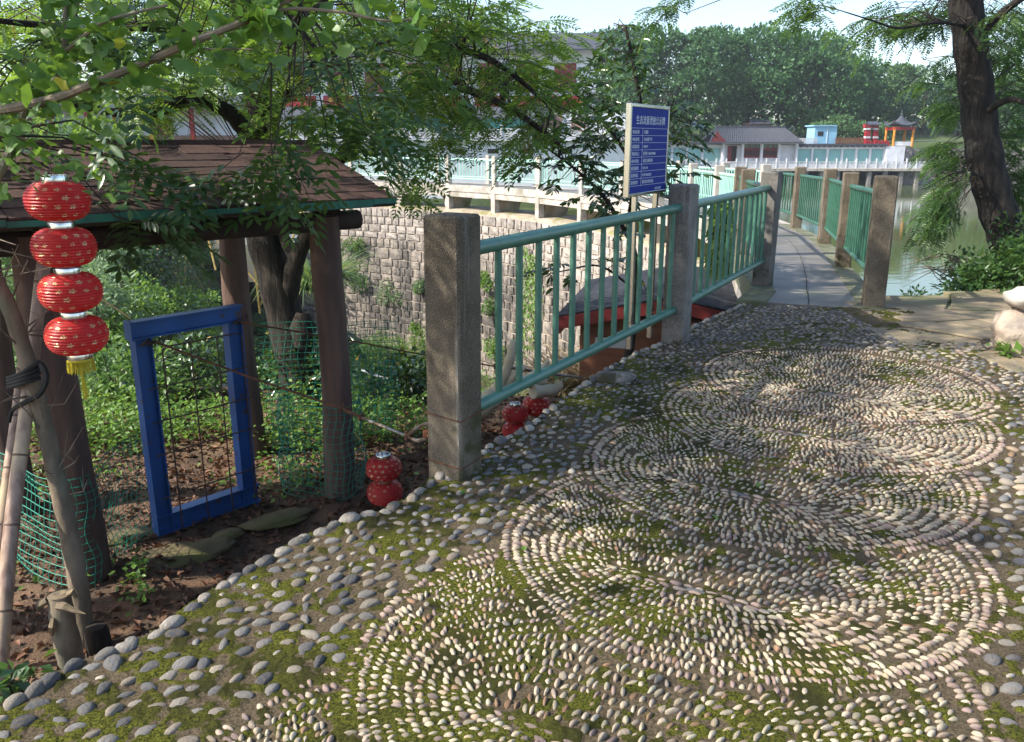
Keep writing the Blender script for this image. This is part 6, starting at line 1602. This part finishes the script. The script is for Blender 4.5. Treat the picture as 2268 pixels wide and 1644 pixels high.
# ------------------------------------------------------------------ forest on the far side
def far_tree(u, vt, Y, wpx, label, m='leaf_far', vb=296, n=3600, ls=.62, trunk=True, conic=False, group='trees behind the lakeside buildings', name='forest_tree', bz=None):
    bx_ = aty(u, 300, Y); g_ = far_h(bx_.x, Y) if bz is None else bz; t = thing(name, label, 'tree', (bx_.x, Y, g_), group)
    top = Z(vt, Y) - g_; bot = max(.6, Z(vb, Y) - g_); hw = wpx / F * Y / 1.03 / 2; H = top - bot; P = []; D = []
    if conic:
        k = n; f = RNG.random(k) ** .7; a = RNG.uniform(0, 6.283, k); r_ = hw * (1 - (1 - f)) ** .85 * RNG.uniform(.75, 1.04, k) * (1 + .12 * np.sin(a * 5 + f * 20)); r_ = hw * f ** .8 * RNG.uniform(.72, 1.03, k) * (1 + .1 * np.sin(a * 6 + f * 25))
        P = np.stack([r_ * np.cos(a), r_ * np.sin(a), top - H * f], 1); D = np.stack([np.cos(a), np.sin(a), RNG.uniform(-.2, .7, k)], 1)
    else:
        nl = 20
        for i in range(nl):
            f = random.random(); rad = hw * (.34 + .22 * random.random()); prof = math.sin(math.pi * min(1, .12 + .80 * f)) ** .7
            a = random.uniform(0, 6.283); q = np.array((hw * .72 * prof * math.cos(a) * random.random() ** .4, hw * .72 * prof * math.sin(a), bot + rad * .5 + (H - rad * 1.1) * f))
            k = n // nl; d = RNG.normal(0, 1, (k, 3)); d /= np.linalg.norm(d, axis=1, keepdims=True); d[:, 2] = np.where(RNG.random(k) < .6, np.abs(d[:, 2]), d[:, 2])
            P.append(q + d * rad * RNG.uniform(.7, 1.12, (k, 1)) * np.array((1, 1, .8))); D.append(d + RNG.normal(0, .5, (k, 3)))
        P = np.concatenate(P); D = np.concatenate(D)
    foliage('crown', [scatter(TS2, P, D, ls * RNG.uniform(.55, 1.25, len(P)), .6)], MATS[m], t)
    if trunk:
        b = MB(); b.tube([(0, 0, -.5), (.1, 0, bot * .6), (0, .1, bot + H * .35), (.1, 0, bot + H * .75)], [.28, .22, .15, .05], 7)
        for k in range(5): a = random.uniform(0, 6.28); b.tube([(0, 0, bot + H * .1 * k), (hw * .3 * math.cos(a), hw * .3 * math.sin(a), bot + H * (.1 * k + .15)), (hw * .6 * math.cos(a), hw * .6 * math.sin(a), bot + H * (.1 * k + .25))], [.1, .07, .03], 5)
        b.build('trunk', MATS['bark_dark'], t, True)
    return t
lb = 'broad dark green tree in the wood behind the lakeside shops'
for u, Y, vt in ((1300, 150, 90), (1420, 152, 70), (1500, 150, 85), (1620, 154, 75), (1720, 152, 70), (1810, 150, 95), (1890, 148, 130), (1960, 152, 165), (2080, 150, 175), (2160, 152, 190), (2240, 150, 175)):
    far_tree(u, vt, Y, 170, 'deep green tree filling the back of the wood across the lake', 'leaf_far', 300, 2600, .75, True, False, 'trees at the back of the wood')
for u, vt, Y, w in ((1395, 60, 128, 150), (1452, 26, 126, 140), (1528, 70, 124, 130), (1597, 76, 127, 130), (1650, 60, 133, 130), (1684, 44, 125, 150), (1740, 72, 130, 130), (1790, 70, 124, 130), (1850, 88, 126, 130), (1330, 50, 132, 150), (1905, 150, 132, 90), (1570, 60, 142, 150), (1820, 80, 140, 140)):
    far_tree(u, vt, Y, w, lb)
far_tree(1984, 138, 140, 100, 'lighter green tree between the wood and the conical evergreen', 'leaf_far_light', 290)
far_tree(2040, 145, 132, 150, 'dense conical evergreen behind the pavilion', 'leaf_conifer', 300, 4200, .42, True, True, None, 'conical_evergreen')
for u, vt, Y, w in ((2120, 175, 136, 130), (2190, 165, 130, 140), (2260, 150, 128, 150), (2340, 130, 128, 150)): far_tree(u, vt, Y, w, 'pale green tree in the wood beyond the pavilion', 'leaf_far_light', 300, group='trees beyond the pavilion')
for u, vt, Y, w in ((1860, 255, 117, 70), (1905, 270, 117, 60), (1960, 275, 118, 60), (1815, 268, 117, 50)): far_tree(u, vt, Y, w, 'rounded light green bush on the upper terrace behind the cabin', 'leaf_far_light', 312, 1200, .35, True, False, 'bushes behind the cabin', 'terrace_bush')
for u, vt, Y, w in ((1250, 60, 100, 190), (1080, 20, 98, 220), (860, -20, 96, 240), (620, 0, 95, 240), (380, -10, 92, 260), (120, 0, 90, 280), (-120, 0, 88, 260)): far_tree(u, vt, Y, w, 'tall tree behind the white hall', 'leaf_far', 260, 2600, .6, True, False, 'trees behind the white hall', bz=1.0)
for u, vt, Y, w in ((-40, 330, 44, 260), (180, 325, 42, 240), (420, 335, 40, 200), (40, 440, 30, 240), (330, 470, 28, 220)):
    q = aty(u, 400, Y); far_tree(u, vt, Y, w, 'leafy thicket tree on the far ravine bank', 'leaf_bright' if random.random() < .4 else 'leaf_shrub', 560 if Y < 35 else 480, 3200, .26, True, False, 'trees on the far ravine bank', 'thicket_tree', ravine_h(q.x, Y) - .2)
for k, (u, vt, Y, w) in enumerate(((1940, 330, 108, 60), (1850, 338, 108.2, 50))): pass

# ------------------------------------------------------------------ thin summer haze over the lake
t = NT('haze_air'); pvn = t.n('ShaderNodeVolumePrincipled'); pvn.inputs['Color'].default_value = (.86, .92, 1.0, 1); pvn.inputs['Density'].default_value = .0004; pvn.inputs['Anisotropy'].default_value = .2
t.l(pvn.outputs[0], t.out.inputs['Volume'])
hz_ = MB().box((55, 82, 12), (310, 246, 46)).build('haze', t.m); tag(hz_, 'thin pale haze over the lake and the far wood', None, None, 'stuff')
